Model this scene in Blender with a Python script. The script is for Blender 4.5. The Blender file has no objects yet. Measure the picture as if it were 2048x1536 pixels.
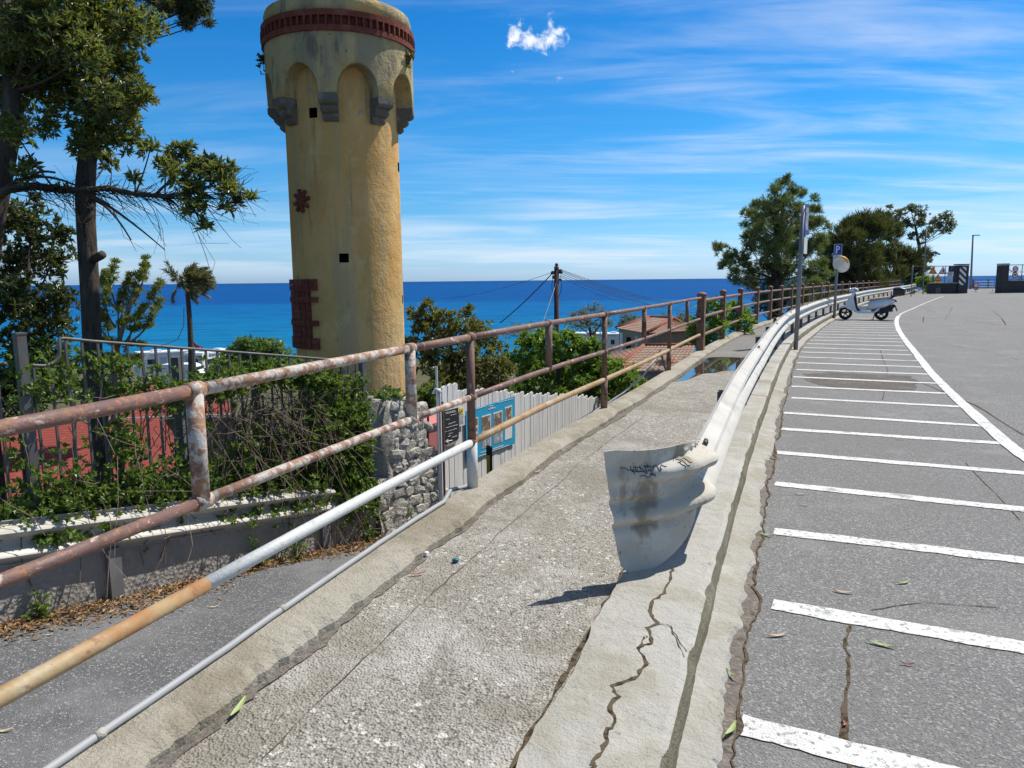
import bpy, math, random
import numpy as np
from mathutils import Matrix, Vector
random.seed(7); rng = np.random.default_rng(11)
S = bpy.context.scene; COL = S.collection; R_ = math.radians
# ---------------------------------------------------------------- camera
F, H = 1480.0, 1.55                      # focal length in pixels of the 2048 px wide photo, eye height (m)
dn = np.array([0.01027, 1, 207 / F]); dn /= np.linalg.norm(dn)
fw = np.array([0, 0, 1.]) - dn * dn[2]; fw /= np.linalg.norm(fw)
RC = np.array([np.cross(dn, fw), fw, -dn]); EYE = np.array([0, 0, H])
cd = bpy.data.cameras.new("camera"); cam = bpy.data.objects.new("camera", cd); COL.objects.link(cam)
cd.sensor_width = 36; cd.lens = 36 * F / 2048; cd.clip_start = 0.05; cd.clip_end = 90000
ax, ay, az = RC @ np.array([1., 0, 0]), RC @ np.array([0, -1., 0]), RC @ np.array([0, 0, -1.])
cam.matrix_world = Matrix(((ax[0], ay[0], az[0], 0), (ax[1], ay[1], az[1], 0), (ax[2], ay[2], az[2], H), (0, 0, 0, 1)))
S.camera = cam
# ---------------------------------------------------------------- light
SUN_AZ, SUN_EL = 56.0, 55.0              # azimuth clockwise from +Y
S.view_settings.view_transform = 'Standard'; S.view_settings.look = 'None'
S.view_settings.exposure = 0.2; S.view_settings.gamma = 1.0
w = bpy.data.worlds.new("World"); S.world = w; w.use_nodes = True
sl = bpy.data.lights.new("sun", 'SUN'); so = bpy.data.objects.new("sun", sl); COL.objects.link(so)
sl.energy = 5.0; sl.angle = R_(0.53); sl.color = (1, .955, .88)
sd = Vector((math.sin(R_(SUN_AZ)) * math.cos(R_(SUN_EL)), math.cos(R_(SUN_AZ)) * math.cos(R_(SUN_EL)), math.sin(R_(SUN_EL))))
so.rotation_euler = sd.to_track_quat('Z', 'Y').to_euler(); so.location = (20, 20, 40)


def ray(px, py):
    return RC @ np.array([(px - 1024) / F, (py - 768) / F, 1.])
def gz(px, py, z):                       # point of the photo's ray at height z
    r = ray(px, py); return EYE + r * ((z - H) / r[2])
def gd(px, py, d):                       # ... at depth d
    return EYE + ray(px, py) * d
def gy(px, py, y):
    r = ray(px, py); return EYE + r * (y / r[1])

# world: Nishita sky with high cirrus and one small cumulus
def nd(nt, t, **k):
    n = nt.nodes.new(t)
    for a, v in k.items():
        if a in n.inputs: n.inputs[a].default_value = v
        else: setattr(n, a, v)
    return n
def math_(nt, op, a, b=None, c=None, clamp=False):
    n = nt.nodes.new('ShaderNodeMath'); n.operation = op; n.use_clamp = clamp
    for i, v in enumerate((a, b, c)):
        if v is None: continue
        if hasattr(v, 'is_output'): nt.links.new(v, n.inputs[i])
        else: n.inputs[i].default_value = v
    return n.outputs[0]
def maprange(nt, v, a, b, c=0., d=1., smooth=True):
    n = nt.nodes.new('ShaderNodeMapRange'); n.interpolation_type = 'SMOOTHSTEP' if smooth else 'LINEAR'
    nt.links.new(v, n.inputs[0])
    for i, x in enumerate((a, b, c, d)): n.inputs[i + 1].default_value = x
    return n.outputs[0]
def mixc(nt, fac, a, b):
    n = nt.nodes.new('ShaderNodeMix'); n.data_type = 'RGBA'
    for s, v in ((n.inputs[0], fac), (n.inputs[6], a), (n.inputs[7], b)):
        if hasattr(v, 'is_output'): nt.links.new(v, s)
        elif isinstance(v, tuple): s.default_value = (*v, 1)[:4]
        else: s.default_value = v
    return n.outputs[2]
def noise(nt, vec, scale, detail=4, rough=.55, dist=0.):
    n = nd(nt, 'ShaderNodeTexNoise'); n.inputs['Scale'].default_value = scale; n.inputs['Detail'].default_value = detail
    n.inputs['Roughness'].default_value = rough; n.inputs['Distortion'].default_value = dist
    nt.links.new(vec, n.inputs['Vector']); return n.outputs[0]
def scaled(nt, vec, s, loc=(0, 0, 0), rot=(0, 0, 0)):
    n = nt.nodes.new('ShaderNodeMapping'); n.inputs['Scale'].default_value = s; n.inputs['Location'].default_value = loc
    n.inputs['Rotation'].default_value = rot
    nt.links.new(vec, n.inputs[0]); return n.outputs[0]

nt = w.node_tree; bg = nt.nodes['Background']
sky = nd(nt, 'ShaderNodeTexSky'); sky.sky_type = 'NISHITA'; sky.sun_disc = False
sky.sun_elevation = R_(SUN_EL); sky.sun_rotation = R_(SUN_AZ)
sky.altitude = 50; sky.air_density = 1.0; sky.dust_density = .55; sky.ozone_density = 2.6
hs = nd(nt, 'ShaderNodeHueSaturation'); hs.inputs['Saturation'].default_value = 1.0
nt.links.new(sky.outputs[0], hs.inputs['Color'])
tc = nd(nt, 'ShaderNodeTexCoord')
sz_ = nd(nt, 'ShaderNodeSeparateXYZ'); nt.links.new(tc.outputs['Generated'], sz_.inputs[0])
tr = nd(nt, 'ShaderNodeValToRGB'); te = tr.color_ramp.elements; te[0].position = 0; te[0].color = (.62, .93, 1.6, 1); te[1].position = .85; te[1].color = (.60, .62, .63, 1)
for p_, c_ in ((.04, (.50, .82, 1.28)), (.09, (.28, .70, 1.08)), (.18, (.17, .67, 1.06)), (.34, (.065, .57, 1.03)), (.42, (.07, .55, 1.0)), (.56, (.50, .57, .62))):
    q_ = te.new(p_); q_.color = (*c_, 1)
nt.links.new(sz_.outputs[2], tr.inputs[0])
tm = nd(nt, 'ShaderNodeMix'); tm.data_type = 'RGBA'; tm.blend_type = 'MULTIPLY'; tm.inputs[0].default_value = 1
nt.links.new(hs.outputs[0], tm.inputs[6]); nt.links.new(tr.outputs[0], tm.inputs[7])
dirv = tc.outputs['Generated']
sx = nd(nt, 'ShaderNodeSeparateXYZ'); nt.links.new(dirv, sx.inputs[0]); X, Y, Z = sx.outputs
zz = math_(nt, 'ADD', math_(nt, 'MAXIMUM', Z, 0.), .10)
cb = nd(nt, 'ShaderNodeCombineXYZ'); nt.links.new(math_(nt, 'DIVIDE', X, zz), cb.inputs[0]); nt.links.new(math_(nt, 'DIVIDE', Y, zz), cb.inputs[1])
pv = cb.outputs[0]
n1 = noise(nt, scaled(nt, pv, (.55, 1.9, 1), (3.1, 1.7, 0), (0, 0, R_(14))), 1.0, 7, .58, .6)
n2 = noise(nt, scaled(nt, pv, (.8, 3.4, 1), (.4, 5.0, 0), (0, 0, R_(-14))), 1.0, 8, .62, 1.0)
n3 = noise(nt, scaled(nt, pv, (.25, .5, 1), (7.3, 2.2, 0)), 1.0, 2, .5, .3)
veil = maprange(nt, n1, .42, .76); strk = maprange(nt, n2, .45, .74); big = maprange(nt, n3, .34, .58)
side = maprange(nt, X, -.35, .55, .35, 1.0)
ci = math_(nt, 'MULTIPLY', math_(nt, 'ADD', math_(nt, 'MULTIPLY', veil, .85), math_(nt, 'MULTIPLY', math_(nt, 'MULTIPLY', strk, big), .5)), side)
low = math_(nt, 'MULTIPLY', maprange(nt, Z, .015, .16, 1., 0.), maprange(nt, noise(nt, scaled(nt, dirv, (3, 3, 42)), 1.0, 5, .55), .40, .66))
ci = math_(nt, 'ADD', ci, math_(nt, 'MULTIPLY', low, .75), clamp=True)
ci = math_(nt, 'MULTIPLY', ci, maprange(nt, Z, .0, .03))
# one small ragged cumulus
def blob(px, py, rx, ry, wt):
    r = ray(px, py); r = r / np.linalg.norm(r)
    dx = math_(nt, 'MULTIPLY', math_(nt, 'SUBTRACT', X, float(r[0])), F / rx)
    dz = math_(nt, 'MULTIPLY', math_(nt, 'SUBTRACT', Z, float(r[2])), F / ry)
    dd = math_(nt, 'SQRT', math_(nt, 'ADD', math_(nt, 'MULTIPLY', dx, dx), math_(nt, 'MULTIPLY', dz, dz)))
    front = maprange(nt, Y, 0., .2)
    return math_(nt, 'MULTIPLY', maprange(nt, dd, 0., 1., wt, 0., False), front)
bl = None
for b in ((1030, 66, 30, 42, 1.), (1062, 80, 48, 34, 1.1), (1098, 78, 50, 34, 1.), (1120, 66, 34, 26, .8), (1100, 45, 18, 30, .75), (1038, 50, 22, 26, .8), (1118, 157, 22, 12, .75), (1024, 144, 16, 8, .55)):
    v = blob(*b); bl = v if bl is None else math_(nt, 'MAXIMUM', bl, v)
nz = noise(nt, dirv, 55, 7, .66, .4)
cu = maprange(nt, math_(nt, 'ADD', bl, math_(nt, 'MULTIPLY', math_(nt, 'SUBTRACT', nz, .5), 2.1)), .36, .98)
cu = math_(nt, 'MULTIPLY', cu, maprange(nt, bl, .0, .25))
c1 = mixc(nt, math_(nt, 'MULTIPLY', ci, .62), tm.outputs[2], (6.6, 7.2, 8.0))
c2 = mixc(nt, math_(nt, 'MULTIPLY', cu, .92), c1, (8.2, 8.4, 8.7))
nt.links.new(c2, bg.inputs[0]); bg.inputs[1].default_value = .112

# ---------------------------------------------------------------- materials
def _coord(nt, sc=(1, 1, 1)):
    t = nd(nt, 'ShaderNodeTexCoord').outputs['Object']
    return t if sc == (1, 1, 1) else scaled(nt, t, sc)
def pm(name, base, layers=(), rough=.7, metal=0., bumps=(), spec=.4, rvar=0., alpha=None):
    """base colour, then layers (colour, kind, scale, lo, hi, strength, stretch) mixed over it, then bumps (kind, scale, distance, stretch)"""
    m = bpy.data.materials.new(name); m.use_nodes = True; nt = m.node_tree; b = nt.nodes['Principled BSDF']
    def tex(kind, scale, st):
        v = _coord(nt, st)
        if kind == 'vor' or kind == 'cell':
            n = nd(nt, 'ShaderNodeTexVoronoi'); n.inputs['Scale'].default_value = scale; nt.links.new(v, n.inputs['Vector'])
            if kind == 'vor': return n.outputs['Distance']
            s = nd(nt, 'ShaderNodeSeparateColor'); nt.links.new(n.outputs['Color'], s.inputs[0]); return s.outputs[0]
        if kind == 'edge':
            n = nd(nt, 'ShaderNodeTexVoronoi'); n.feature = 'DISTANCE_TO_EDGE'; n.inputs['Scale'].default_value = scale
            d = nd(nt, 'ShaderNodeVectorMath'); d.operation = 'MULTIPLY_ADD'
            nz = nd(nt, 'ShaderNodeTexNoise'); nz.inputs['Scale'].default_value = scale * 3; nt.links.new(v, nz.inputs['Vector'])
            nt.links.new(nz.outputs['Color'], d.inputs[0]); d.inputs[1].default_value = (.25 / scale,) * 3; nt.links.new(v, d.inputs[2])
            nt.links.new(d.outputs[0], n.inputs['Vector']); return n.outputs['Distance']
        if kind == 'wave':
            n = nd(nt, 'ShaderNodeTexWave'); n.inputs['Scale'].default_value = scale; n.inputs['Distortion'].default_value = 0; nt.links.new(v, n.inputs['Vector']); return n.outputs['Fac']
        return noise(nt, v, scale, 6, .62, .2)
    col = base if not isinstance(base, str) else None
    cur = tuple(base)
    for (c, kind, scale, lo, hi, st, stretch) in layers:
        f = maprange(nt, tex(kind, scale, stretch), lo, hi)
        cur = mixc(nt, math_(nt, 'MULTIPLY', f, st), cur, tuple(c))
    if hasattr(cur, 'is_output'): nt.links.new(cur, b.inputs['Base Color'])
    else: b.inputs['Base Color'].default_value = (*cur, 1)
    b.inputs['Roughness'].default_value = rough; b.inputs['Metallic'].default_value = metal; b.inputs['Specular IOR Level'].default_value = spec
    if rvar:
        nt.links.new(maprange(nt, noise(nt, _coord(nt), 9, 4), .3, .7, max(0, rough - rvar), min(1, rough + rvar)), b.inputs['Roughness'])
    prev = None
    for (kind, scale, dist, stretch) in bumps:
        bn = nd(nt, 'ShaderNodeBump'); bn.inputs['Distance'].default_value = dist; bn.inputs['Strength'].default_value = 1
        nt.links.new(tex(kind, scale, stretch), bn.inputs['Height'])
        if prev: nt.links.new(prev, bn.inputs['Normal'])
        prev = bn.outputs[0]
    if prev: nt.links.new(prev, b.inputs['Normal'])
    return m
I1 = (1, 1, 1)
def leafmat(name, cols, rough=.42, trans=.25, spec=.7):
    m = bpy.data.materials.new(name); m.use_nodes = True; nt = m.node_tree; b = nt.nodes['Principled BSDF']
    g = nd(nt, 'ShaderNodeNewGeometry'); r = nd(nt, 'ShaderNodeValToRGB'); e = r.color_ramp.elements
    e[0].position = 0; e[0].color = (*cols[0], 1); e[1].position = 1; e[1].color = (*cols[-1], 1)
    for i, c in enumerate(cols[1:-1]):
        q = e.new((i + 1) / (len(cols) - 1)); q.color = (*c, 1)
    nt.links.new(g.outputs['Random Per Island'], r.inputs[0]); nt.links.new(r.outputs[0], b.inputs['Base Color'])
    b.inputs['Roughness'].default_value = rough; b.inputs['Specular IOR Level'].default_value = spec
    t = nd(nt, 'ShaderNodeBsdfTranslucent'); nt.links.new(mixc(nt, .45, r.outputs[0], (.30, .34, .03)), t.inputs[0])
    mx = nd(nt, 'ShaderNodeMixShader'); mx.inputs[0].default_value = trans
    nt.links.new(b.outputs[0], mx.inputs[1]); nt.links.new(t.outputs[0], mx.inputs[2])
    nt.links.new(mx.outputs[0], nt.nodes['Material Output'].inputs[0]); return m
M = {}
M['asphalt'] = pm('asphalt', (.215, .211, .204), [((.10, .10, .10), 'cell', 150, .5, .95, .7, I1), ((.40, .395, .385), 'cell', 105, .80, .93, .7, I1), ((.185, .18, .172), 'noise', .45, .40, .75, .7, I1), ((.30, .295, .285), 'noise', 1.5, .52, .72, .55, I1), ((.15, .145, .135), 'noise', .9, .5, .85, .3, (.25, 1, 1))], .9, bumps=[('vor', 120, .005, I1), ('noise', 240, .003, I1)], spec=.25)
M['ramp'] = pm('ramp asphalt', (.135, .137, .142), [((.06, .062, .066), 'cell', 150, .5, .95, .8, I1), ((.40, .40, .40), 'cell', 105, .88, .95, .8, I1), ((.20, .202, .208), 'noise', .9, .42, .66, .8, I1), ((.10, .10, .10), 'noise', 2.6, .56, .70, .5, I1)], .9, bumps=[('vor', 120, .006, I1)], spec=.3)
M['walk'] = pm('exposed aggregate', (.31, .29, .25), [((.50, .475, .42), 'cell', 115, .5, 1., .7, I1), ((.11, .10, .085), 'cell', 88, .72, .95, .75, I1), ((.66, .63, .58), 'cell', 58, .93, .97, .8, I1), ((.235, .21, .17), 'noise', 1.1, .46, .62, .75, I1), ((.44, .42, .385), 'noise', 2.4, .50, .66, .65, I1), ((.19, .17, .14), 'noise', 3.1, .60, .70, .45, (1, .35, 1)), ((.13, .115, .095), 'noise', 14, .66, .74, .6, I1)], .93, bumps=[('vor', 95, .008, I1), ('noise', 16, .014, I1)], spec=.2)
M['walk2'] = pm('walkway asphalt', (.20, .19, .18), [((.36, .34, .32), 'cell', 110, .6, 1., .6, I1), ((.09, .085, .08), 'cell', 85, .70, .95, .7, I1), ((.27, .255, .235), 'noise', 1.3, .48, .68, .6, I1), ((.12, .11, .10), 'noise', .8, .56, .70, .6, I1)], .92, bumps=[('vor', 90, .006, I1)], spec=.25)
CONC = [((.33, .305, .245), 'noise', 2.2, .42, .62, .8, I1), ((.50, .48, .43), 'noise', 5, .52, .7, .55, I1), ((.27, .24, .185), 'noise', 1.1, .55, .70, .65, I1), ((.24, .22, .10), 'noise', 3.3, .66, .72, .5, I1), ((.14, .13, .11), 'noise', 60, .58, .72, .6, I1), ((.10, .09, .075), 'noise', 9, .66, .73, .6, I1)]
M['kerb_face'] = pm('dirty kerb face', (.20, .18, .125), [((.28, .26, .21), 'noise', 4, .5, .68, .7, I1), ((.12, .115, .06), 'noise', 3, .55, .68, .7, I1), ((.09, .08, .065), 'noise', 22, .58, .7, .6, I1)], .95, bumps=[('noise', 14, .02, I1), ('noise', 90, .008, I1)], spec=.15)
M['conc'] = pm('kerb concrete', (.42, .405, .365), CONC, .9, bumps=[('noise', 9, .02, I1), ('noise', 110, .006, I1)], spec=.25)
M['concd'] = pm('old curb concrete', (.39, .36, .295), [((.25, .215, .155), 'noise', 1.6, .42, .62, .8, I1), ((.48, .45, .38), 'noise', 4, .55, .72, .5, I1), ((.20, .20, .12), 'noise', .7, .58, .70, .5, I1), ((.13, .115, .095), 'noise', 60, .60, .74, .6, I1)], .93, bumps=[('noise', 7, .03, I1), ('noise', 90, .010, I1)], spec=.2)
M['gutter'] = pm('gutter mortar', (.38, .365, .33), CONC, .92, bumps=[('noise', 14, .02, I1), ('noise', 90, .006, I1)], spec=.2)
M['dirt'] = pm('dirt', (.185, .165, .145), [((.30, .25, .20), 'cell', 60, .6, .95, .7, I1), ((.06, .05, .04), 'noise', 22, .5, .7, .7, I1)], .97, bumps=[('noise', 60, .015, I1)], spec=.1)
M['crack'] = pm('crack', (.11, .085, .055), [((.02, .018, .015), 'noise', 30, .5, .6, .8, I1)], .95, spec=.1)  # also colours the painted shade line along the asphalt's lip
M['paint'] = pm('road paint', (.72, .72, .70), [((.52, .52, .51), 'noise', 3, .46, .70, .7, I1), ((.20, .20, .195), 'noise', 40, .53, .63, .9, I1), ((.27, .27, .26), 'noise', 5, .58, .68, .85, I1), ((.5, .5, .49), 'cell', 110, .55, .9, .6, I1)], .8, bumps=[('vor', 110, .004, I1)], spec=.3)
M['stain'] = pm('dark patch', (.085, .07, .058), [((.15, .13, .115), 'noise', 3, .45, .7, .8, I1), ((.25, .23, .2), 'cell', 70, .8, .95, .5, I1)], .8, bumps=[('vor', 75, .006, I1)], spec=.3)
M['water'] = pm('puddle water', (.05, .045, .038), [], .015, bumps=[('noise', 5, .0003, I1)], spec=1.)
M['rust'] = pm('rusty brown rail', (.165, .095, .08), [((.27, .135, .08), 'noise', 9, .48, .62, .75, I1), ((.10, .055, .05), 'noise', 5, .54, .66, .7, I1), ((.46, .36, .29), 'noise', 16, .60, .63, .9, (1, .6, 1)), ((.36, .16, .065), 'noise', 46, .55, .66, .8, I1), ((.05, .03, .025), 'noise', 70, .62, .70, .7, I1)], .6, bumps=[('noise', 16, .006, (1, .6, 1)), ('noise', 90, .002, I1)], rvar=.15)
M['flake'] = pm('flaked white rail', (.47, .43, .385), [((.28, .14, .08), 'noise', 18, .46, .54, .9, I1), ((.36, .17, .07), 'noise', 34, .54, .62, .85, I1), ((.15, .085, .07), 'noise', 9, .56, .62, .85, (1, .6, 1)), ((.60, .58, .54), 'noise', 40, .6, .68, .6, I1), ((.06, .035, .03), 'noise', 60, .63, .69, .7, I1)], .66, bumps=[('noise', 18, .006, I1), ('noise', 80, .003, I1)], rvar=.12)
M['white_pipe'] = pm('white painted pipe', (.56, .57, .55), [((.34, .34, .33), 'noise', 55, .54, .66, .6, (1, .4, 1)), ((.38, .20, .08), 'noise', 2.2, .60, .68, .6, I1), ((.2, .15, .11), 'noise', 70, .66, .72, .8, I1)], .55, bumps=[('noise', 70, .002, I1)])
M['yellow_pipe'] = pm('yellowed pipe', (.37, .26, .135), [((.33, .15, .055), 'noise', 5, .46, .64, .85, (1, .6, 1)), ((.46, .41, .29), 'noise', 4, .54, .68, .75, I1), ((.26, .11, .05), 'noise', 24, .58, .68, .75, I1), ((.25, .23, .11), 'noise', 36, .58, .68, .6, I1)], .6, bumps=[('noise', 40, .002, I1)])
M['post_brown'] = pm('rusty brown post', (.17, .095, .065), [((.30, .17, .095), 'noise', 5, .46, .62, .8, (1, 1, .35)), ((.07, .035, .028), 'noise', 9, .55, .63, .85, I1), ((.42, .36, .30), 'noise', 16, .60, .66, .7, (1, 1, .5))], .7, bumps=[('noise', 30, .003, I1)])
M['galv'] = pm('painted galvanised steel', (.50, .47, .405), [((.57, .545, .49), 'noise', 3, .45, .65, .6, I1), ((.36, .32, .25), 'noise', 6, .55, .7, .6, (1, .25, 1)), ((.28, .25, .20), 'noise', 38, .66, .72, .7, I1)], .5, metal=0., bumps=[('noise', 6, .004, I1)], rvar=.1)
M['galv_dirty'] = pm('dirty galvanised steel', (.48, .445, .37), [((.58, .55, .48), 'noise', 4, .45, .62, .8, I1), ((.26, .215, .15), 'noise', 6, .54, .66, .8, (1, 1, .6)), ((.10, .085, .07), 'noise', 40, .63, .70, .8, I1), ((.42, .36, .29), 'noise', 12, .66, .69, .8, I1), ((.08, .065, .05), 'noise', 7, .66, .74, .6, (.4, .4, 1.6))], .7, metal=.0, spec=.15, bumps=[('noise', 5, .005, I1), ('noise', 60, .0015, I1)], rvar=.1)
M['steel_dark'] = pm('dark steel', (.10, .10, .10), [((.16, .15, .14), 'noise', 8, .5, .7, .7, I1), ((.16, .08, .05), 'noise', 14, .60, .68, .6, I1)], .6, metal=.3)
M['grey_post'] = pm('grey galvanised post', (.22, .225, .23), [((.32, .32, .32), 'noise', 9, .5, .7, .6, (1, 1, .3)), ((.18, .10, .06), 'noise', 6, .66, .72, .6, I1)], .5, metal=.4)
M['iron'] = pm('grey iron fence', (.12, .117, .11), [((.20, .19, .18), 'noise', 9, .5, .68, .6, (1, 1, .3)), ((.16, .08, .045), 'noise', 14, .58, .66, .7, I1)], .6, metal=.2)
M['hose'] = pm('grey conduit', (.34, .345, .35), [((.24, .235, .225), 'noise', 3, .5, .7, .6, I1)], .55)
M['plaster'] = pm('rough grey plaster', (.33, .31, .28), [((.24, .22, .19), 'noise', 2.5, .45, .68, .7, I1), ((.42, .40, .36), 'noise', 9, .55, .7, .5, I1), ((.14, .13, .11), 'noise', .9, .60, .72, .6, I1)], .95, bumps=[('vor', 30, .010, I1), ('noise', 50, .008, I1)], spec=.15)
M['stone'] = pm('rubble stone', (.49, .46, .405), [((.30, .29, .275), 'noise', 4, .45, .65, .8, I1), ((.52, .44, .33), 'noise', 2.5, .55, .68, .75, I1), ((.60, .58, .54), 'noise', 9, .56, .68, .7, I1), ((.13, .12, .11), 'noise', 14, .60, .7, .7, I1)], .95, bumps=[('noise', 9, .04, I1), ('noise', 45, .012, I1)], spec=.15)
M['mortar'] = pm('old lime mortar', (.47, .44, .385), [((.22, .20, .17), 'noise', 8, .45, .65, .8, I1), ((.52, .49, .44), 'noise', 18, .55, .7, .6, I1)], .97, bumps=[('noise', 22, .04, I1)], spec=.1)
M['ochre'] = pm('ochre plaster', (.70, .44, .18), [((.58, .335, .11), 'noise', 1.3, .40, .60, .85, (1, 1, .55)), ((.45, .355, .20), 'noise', 1.7, .50, .62, .7, (2.4, 2.4, .16)), ((.25, .215, .15), 'noise', 2.4, .58, .70, .65, (2.8, 2.8, .2)), ((.68, .54, .28), 'noise', 5, .55, .72, .5, I1), ((.30, .31, .33), 'noise', 2.7, .665, .68, .95, (1.3, 1.3, .8)), ((.2, .14, .07), 'noise', 30, .66, .73, .6, I1), ((.38, .27, .12), 'noise', 9, .58, .70, .5, (1, 1, .5))], .93, bumps=[('noise', 2.7, .03, (1.3, 1.3, .8)), ('noise', 6, .014, I1), ('noise', 40, .006, I1)], spec=.12)
M['ochre_top'] = pm('stained pale plaster', (.50, .39, .20), [((.29, .25, .165), 'noise', 2.2, .40, .58, .85, (1.6, 1.6, .5)), ((.52, .36, .13), 'noise', 1.8, .52, .66, .75, I1), ((.14, .13, .10), 'noise', 4, .57, .68, .75, (1.5, 1.5, .4)), ((.10, .08, .055), 'noise', 16, .65, .72, .75, I1)], .94, bumps=[('noise', 7, .03, I1), ('noise', 40, .012, I1)], spec=.12)
M['corbel'] = pm('grey corbel stone', (.16, .145, .12), [((.30, .285, .25), 'noise', 4, .5, .68, .7, I1), ((.11, .10, .09), 'noise', 7, .58, .7, .6, I1)], .93, bumps=[('noise', 20, .015, I1)], spec=.15)
M['brick'] = pm('dark red brick', (.17, .048, .033), [((.27, .095, .062), 'noise', 6, .45, .65, .7, I1), ((.12, .04, .035), 'noise', 11, .56, .68, .7, I1)], .9, bumps=[('noise', 30, .008, I1)], spec=.2)
M['hole'] = pm('dark opening', (.02, .018, .015), [], .95, spec=.05)
M['bark'] = pm('dark bark', (.075, .06, .048), [((.14, .12, .10), 'noise', 7, .5, .68, .7, (1, 1, .2)), ((.03, .025, .02), 'noise', 16, .5, .65, .7, (1, 1, .25))], .95, bumps=[('noise', 16, .03, (1, 1, .2))], spec=.15)
M['bark_pale'] = pm('pale bark', (.26, .23, .19), [((.14, .12, .10), 'noise', 6, .48, .66, .8, (1, 1, .4))], .92, bumps=[('noise', 16, .02, (1, 1, .3))], spec=.15)
M['wood_white'] = pm('whitewashed plank', (.66, .65, .63), [((.50, .485, .46), 'noise', 8, .46, .64, .75, (1, 1, .10)), ((.33, .31, .29), 'noise', 24, .585, .66, .7, (1, 1, .06)), ((.74, .73, .72), 'noise', 5, .55, .7, .5, (1, 1, .2))], .85, bumps=[('noise', 24, .006, (1, 1, .06))], spec=.2)
M['polewood'] = pm('creosoted pole', (.075, .05, .042), [((.13, .085, .07), 'noise', 7, .5, .68, .7, (1, 1, .1))], .9, spec=.2)
def flat(name, c, rough=.6, metal=0., spec=.4, **k): return pm(name, c, [(tuple(min(1, x * .7) for x in c), 'noise', k.get('sc', 5), .5, .72, .45, I1)], rough, metal, spec=spec)
M['white'] = flat('white enamel', (.74, .74, .73)); M['black'] = flat('black enamel', (.02, .02, .022)); M['blue'] = flat('sign blue', (.02, .07, .42)); M['red'] = flat('sign red', (.5, .03, .03))
M['amber'] = flat('sign amber', (.72, .34, .02)); M['cyan'] = flat('poster blue', (.02, .33, .55), sc=9); M['navy'] = flat('dark blue panel', (.02, .03, .075)); M['board'] = flat('blackboard', (.022, .024, .03)); M['chalk'] = flat('chalk', (.62, .62, .62), .9)
M['yellow'] = flat('yellow plastic', (.70, .52, .02)); M['ochre_y'] = flat('ochre yellow tape', (.55, .33, .03)); M['paper'] = flat('paper', (.70, .69, .66)); M['photo_b'] = pm('printed photo brown', (.20, .12, .08), [((.50, .46, .42), 'noise', 7, .50, .60, .9, I1), ((.10, .12, .06), 'noise', 13, .56, .64, .9, I1)], .5); M['photo_g'] = pm('printed photo grey', (.30, .33, .38), [((.06, .07, .08), 'noise', 9, .50, .60, .9, I1), ((.62, .64, .68), 'noise', 13, .54, .62, .9, I1)], .5)
M['pink'] = pm('pink cladding', (.55, .19, .18), [((.42, .13, .13), 'wave', 5.2, .80, .97, .8, (0, 0, 1)), ((.62, .27, .25), 'noise', 2, .5, .7, .5, I1)], .7)
M['redroof'] = pm('red corrugated roof', (.27, .055, .038), [((.24, .045, .035), 'noise', 1.6, .45, .65, .7, I1), ((.45, .13, .09), 'noise', 9, .56, .7, .6, I1)], .75)
M['tile'] = pm('weathered roof tile', (.30, .205, .155), [((.33, .11, .075), 'noise', .55, .50, .62, .85, I1), ((.40, .34, .28), 'noise', 2.5, .52, .68, .7, I1), ((.20, .15, .12), 'noise', 6, .55, .68, .7, I1)], .92, bumps=[('noise', 10, .03, I1)], spec=.15)
M['tile_ridge'] = pm('red ridge tile', (.30, .10, .07), [((.26, .08, .055), 'noise', 4, .48, .66, .8, I1), ((.5, .3, .2), 'noise', 8, .58, .7, .6, I1)], .9, spec=.15)
M['cream'] = pm('cream wall', (.36, .29, .22), [((.25, .19, .15), 'noise', 1.2, .45, .68, .7, I1)], .92, spec=.15)
M['glass'] = pm('dark glass', (.025, .03, .035), [], .08, spec=.6)
M['metal'] = pm('bright steel', (.62, .63, .64), [], .25, metal=.9); M['mirror'] = pm('mirror glass', (.86, .87, .86), [], .06, metal=1.)
M['rubber'] = flat('black rubber', (.022, .022, .024), .8); M['silver'] = flat('silver blue paint', (.60, .65, .70), .3, .25); M['seat'] = flat('beige seat', (.35, .29, .23), .6); M['tail'] = flat('tail lamp red', (.45, .02, .03), .25); M['case'] = flat('black top case', (.025, .022, .024), .35)
M['camper'] = flat('camper white', (.76, .77, .78), .4); M['camper_g'] = flat('camper grey panel', (.45, .50, .56), .5)
M['pinkflag'] = flat('pink flag', (.72, .10, .16), .7)
M['orange'] = flat('orange plank', (.60, .22, .06)); M['teal'] = flat('teal plastic cap', (.01, .13, .17), .35)
M['litter'] = leafmat('dry leaves', [(.20, .10, .04), (.38, .22, .10), (.14, .07, .03), (.48, .33, .17), (.30, .15, .06)], .8, .1)
M['leaf_dry'] = pm('pale dry leaf', (.55, .44, .30), [((.40, .24, .14), 'noise', 14, .5, .66, .7, I1)], .8); M['leaf_green'] = pm('green fallen leaf', (.34, .42, .17), [((.44, .45, .2), 'noise', 14, .5, .66, .7, I1)], .7); M['leaf_red'] = pm('reddish dry leaf', (.36, .16, .11), [((.2, .07, .05), 'noise', 14, .5, .66, .7, I1)], .8)
M['terrain'] = pm('scrubby soil', (.10, .10, .05), [((.16, .13, .085), 'noise', .8, .48, .66, .8, I1), ((.05, .075, .025), 'noise', .3, .5, .66, .8, I1)], .97, bumps=[('noise', 3, .2, I1)], spec=.1)
M['grass'] = leafmat('grass', [(.12, .15, .04), (.22, .24, .07), (.16, .16, .06)], .7, .3)
L_ = lambda *c: [tuple(x) for x in c]
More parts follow.
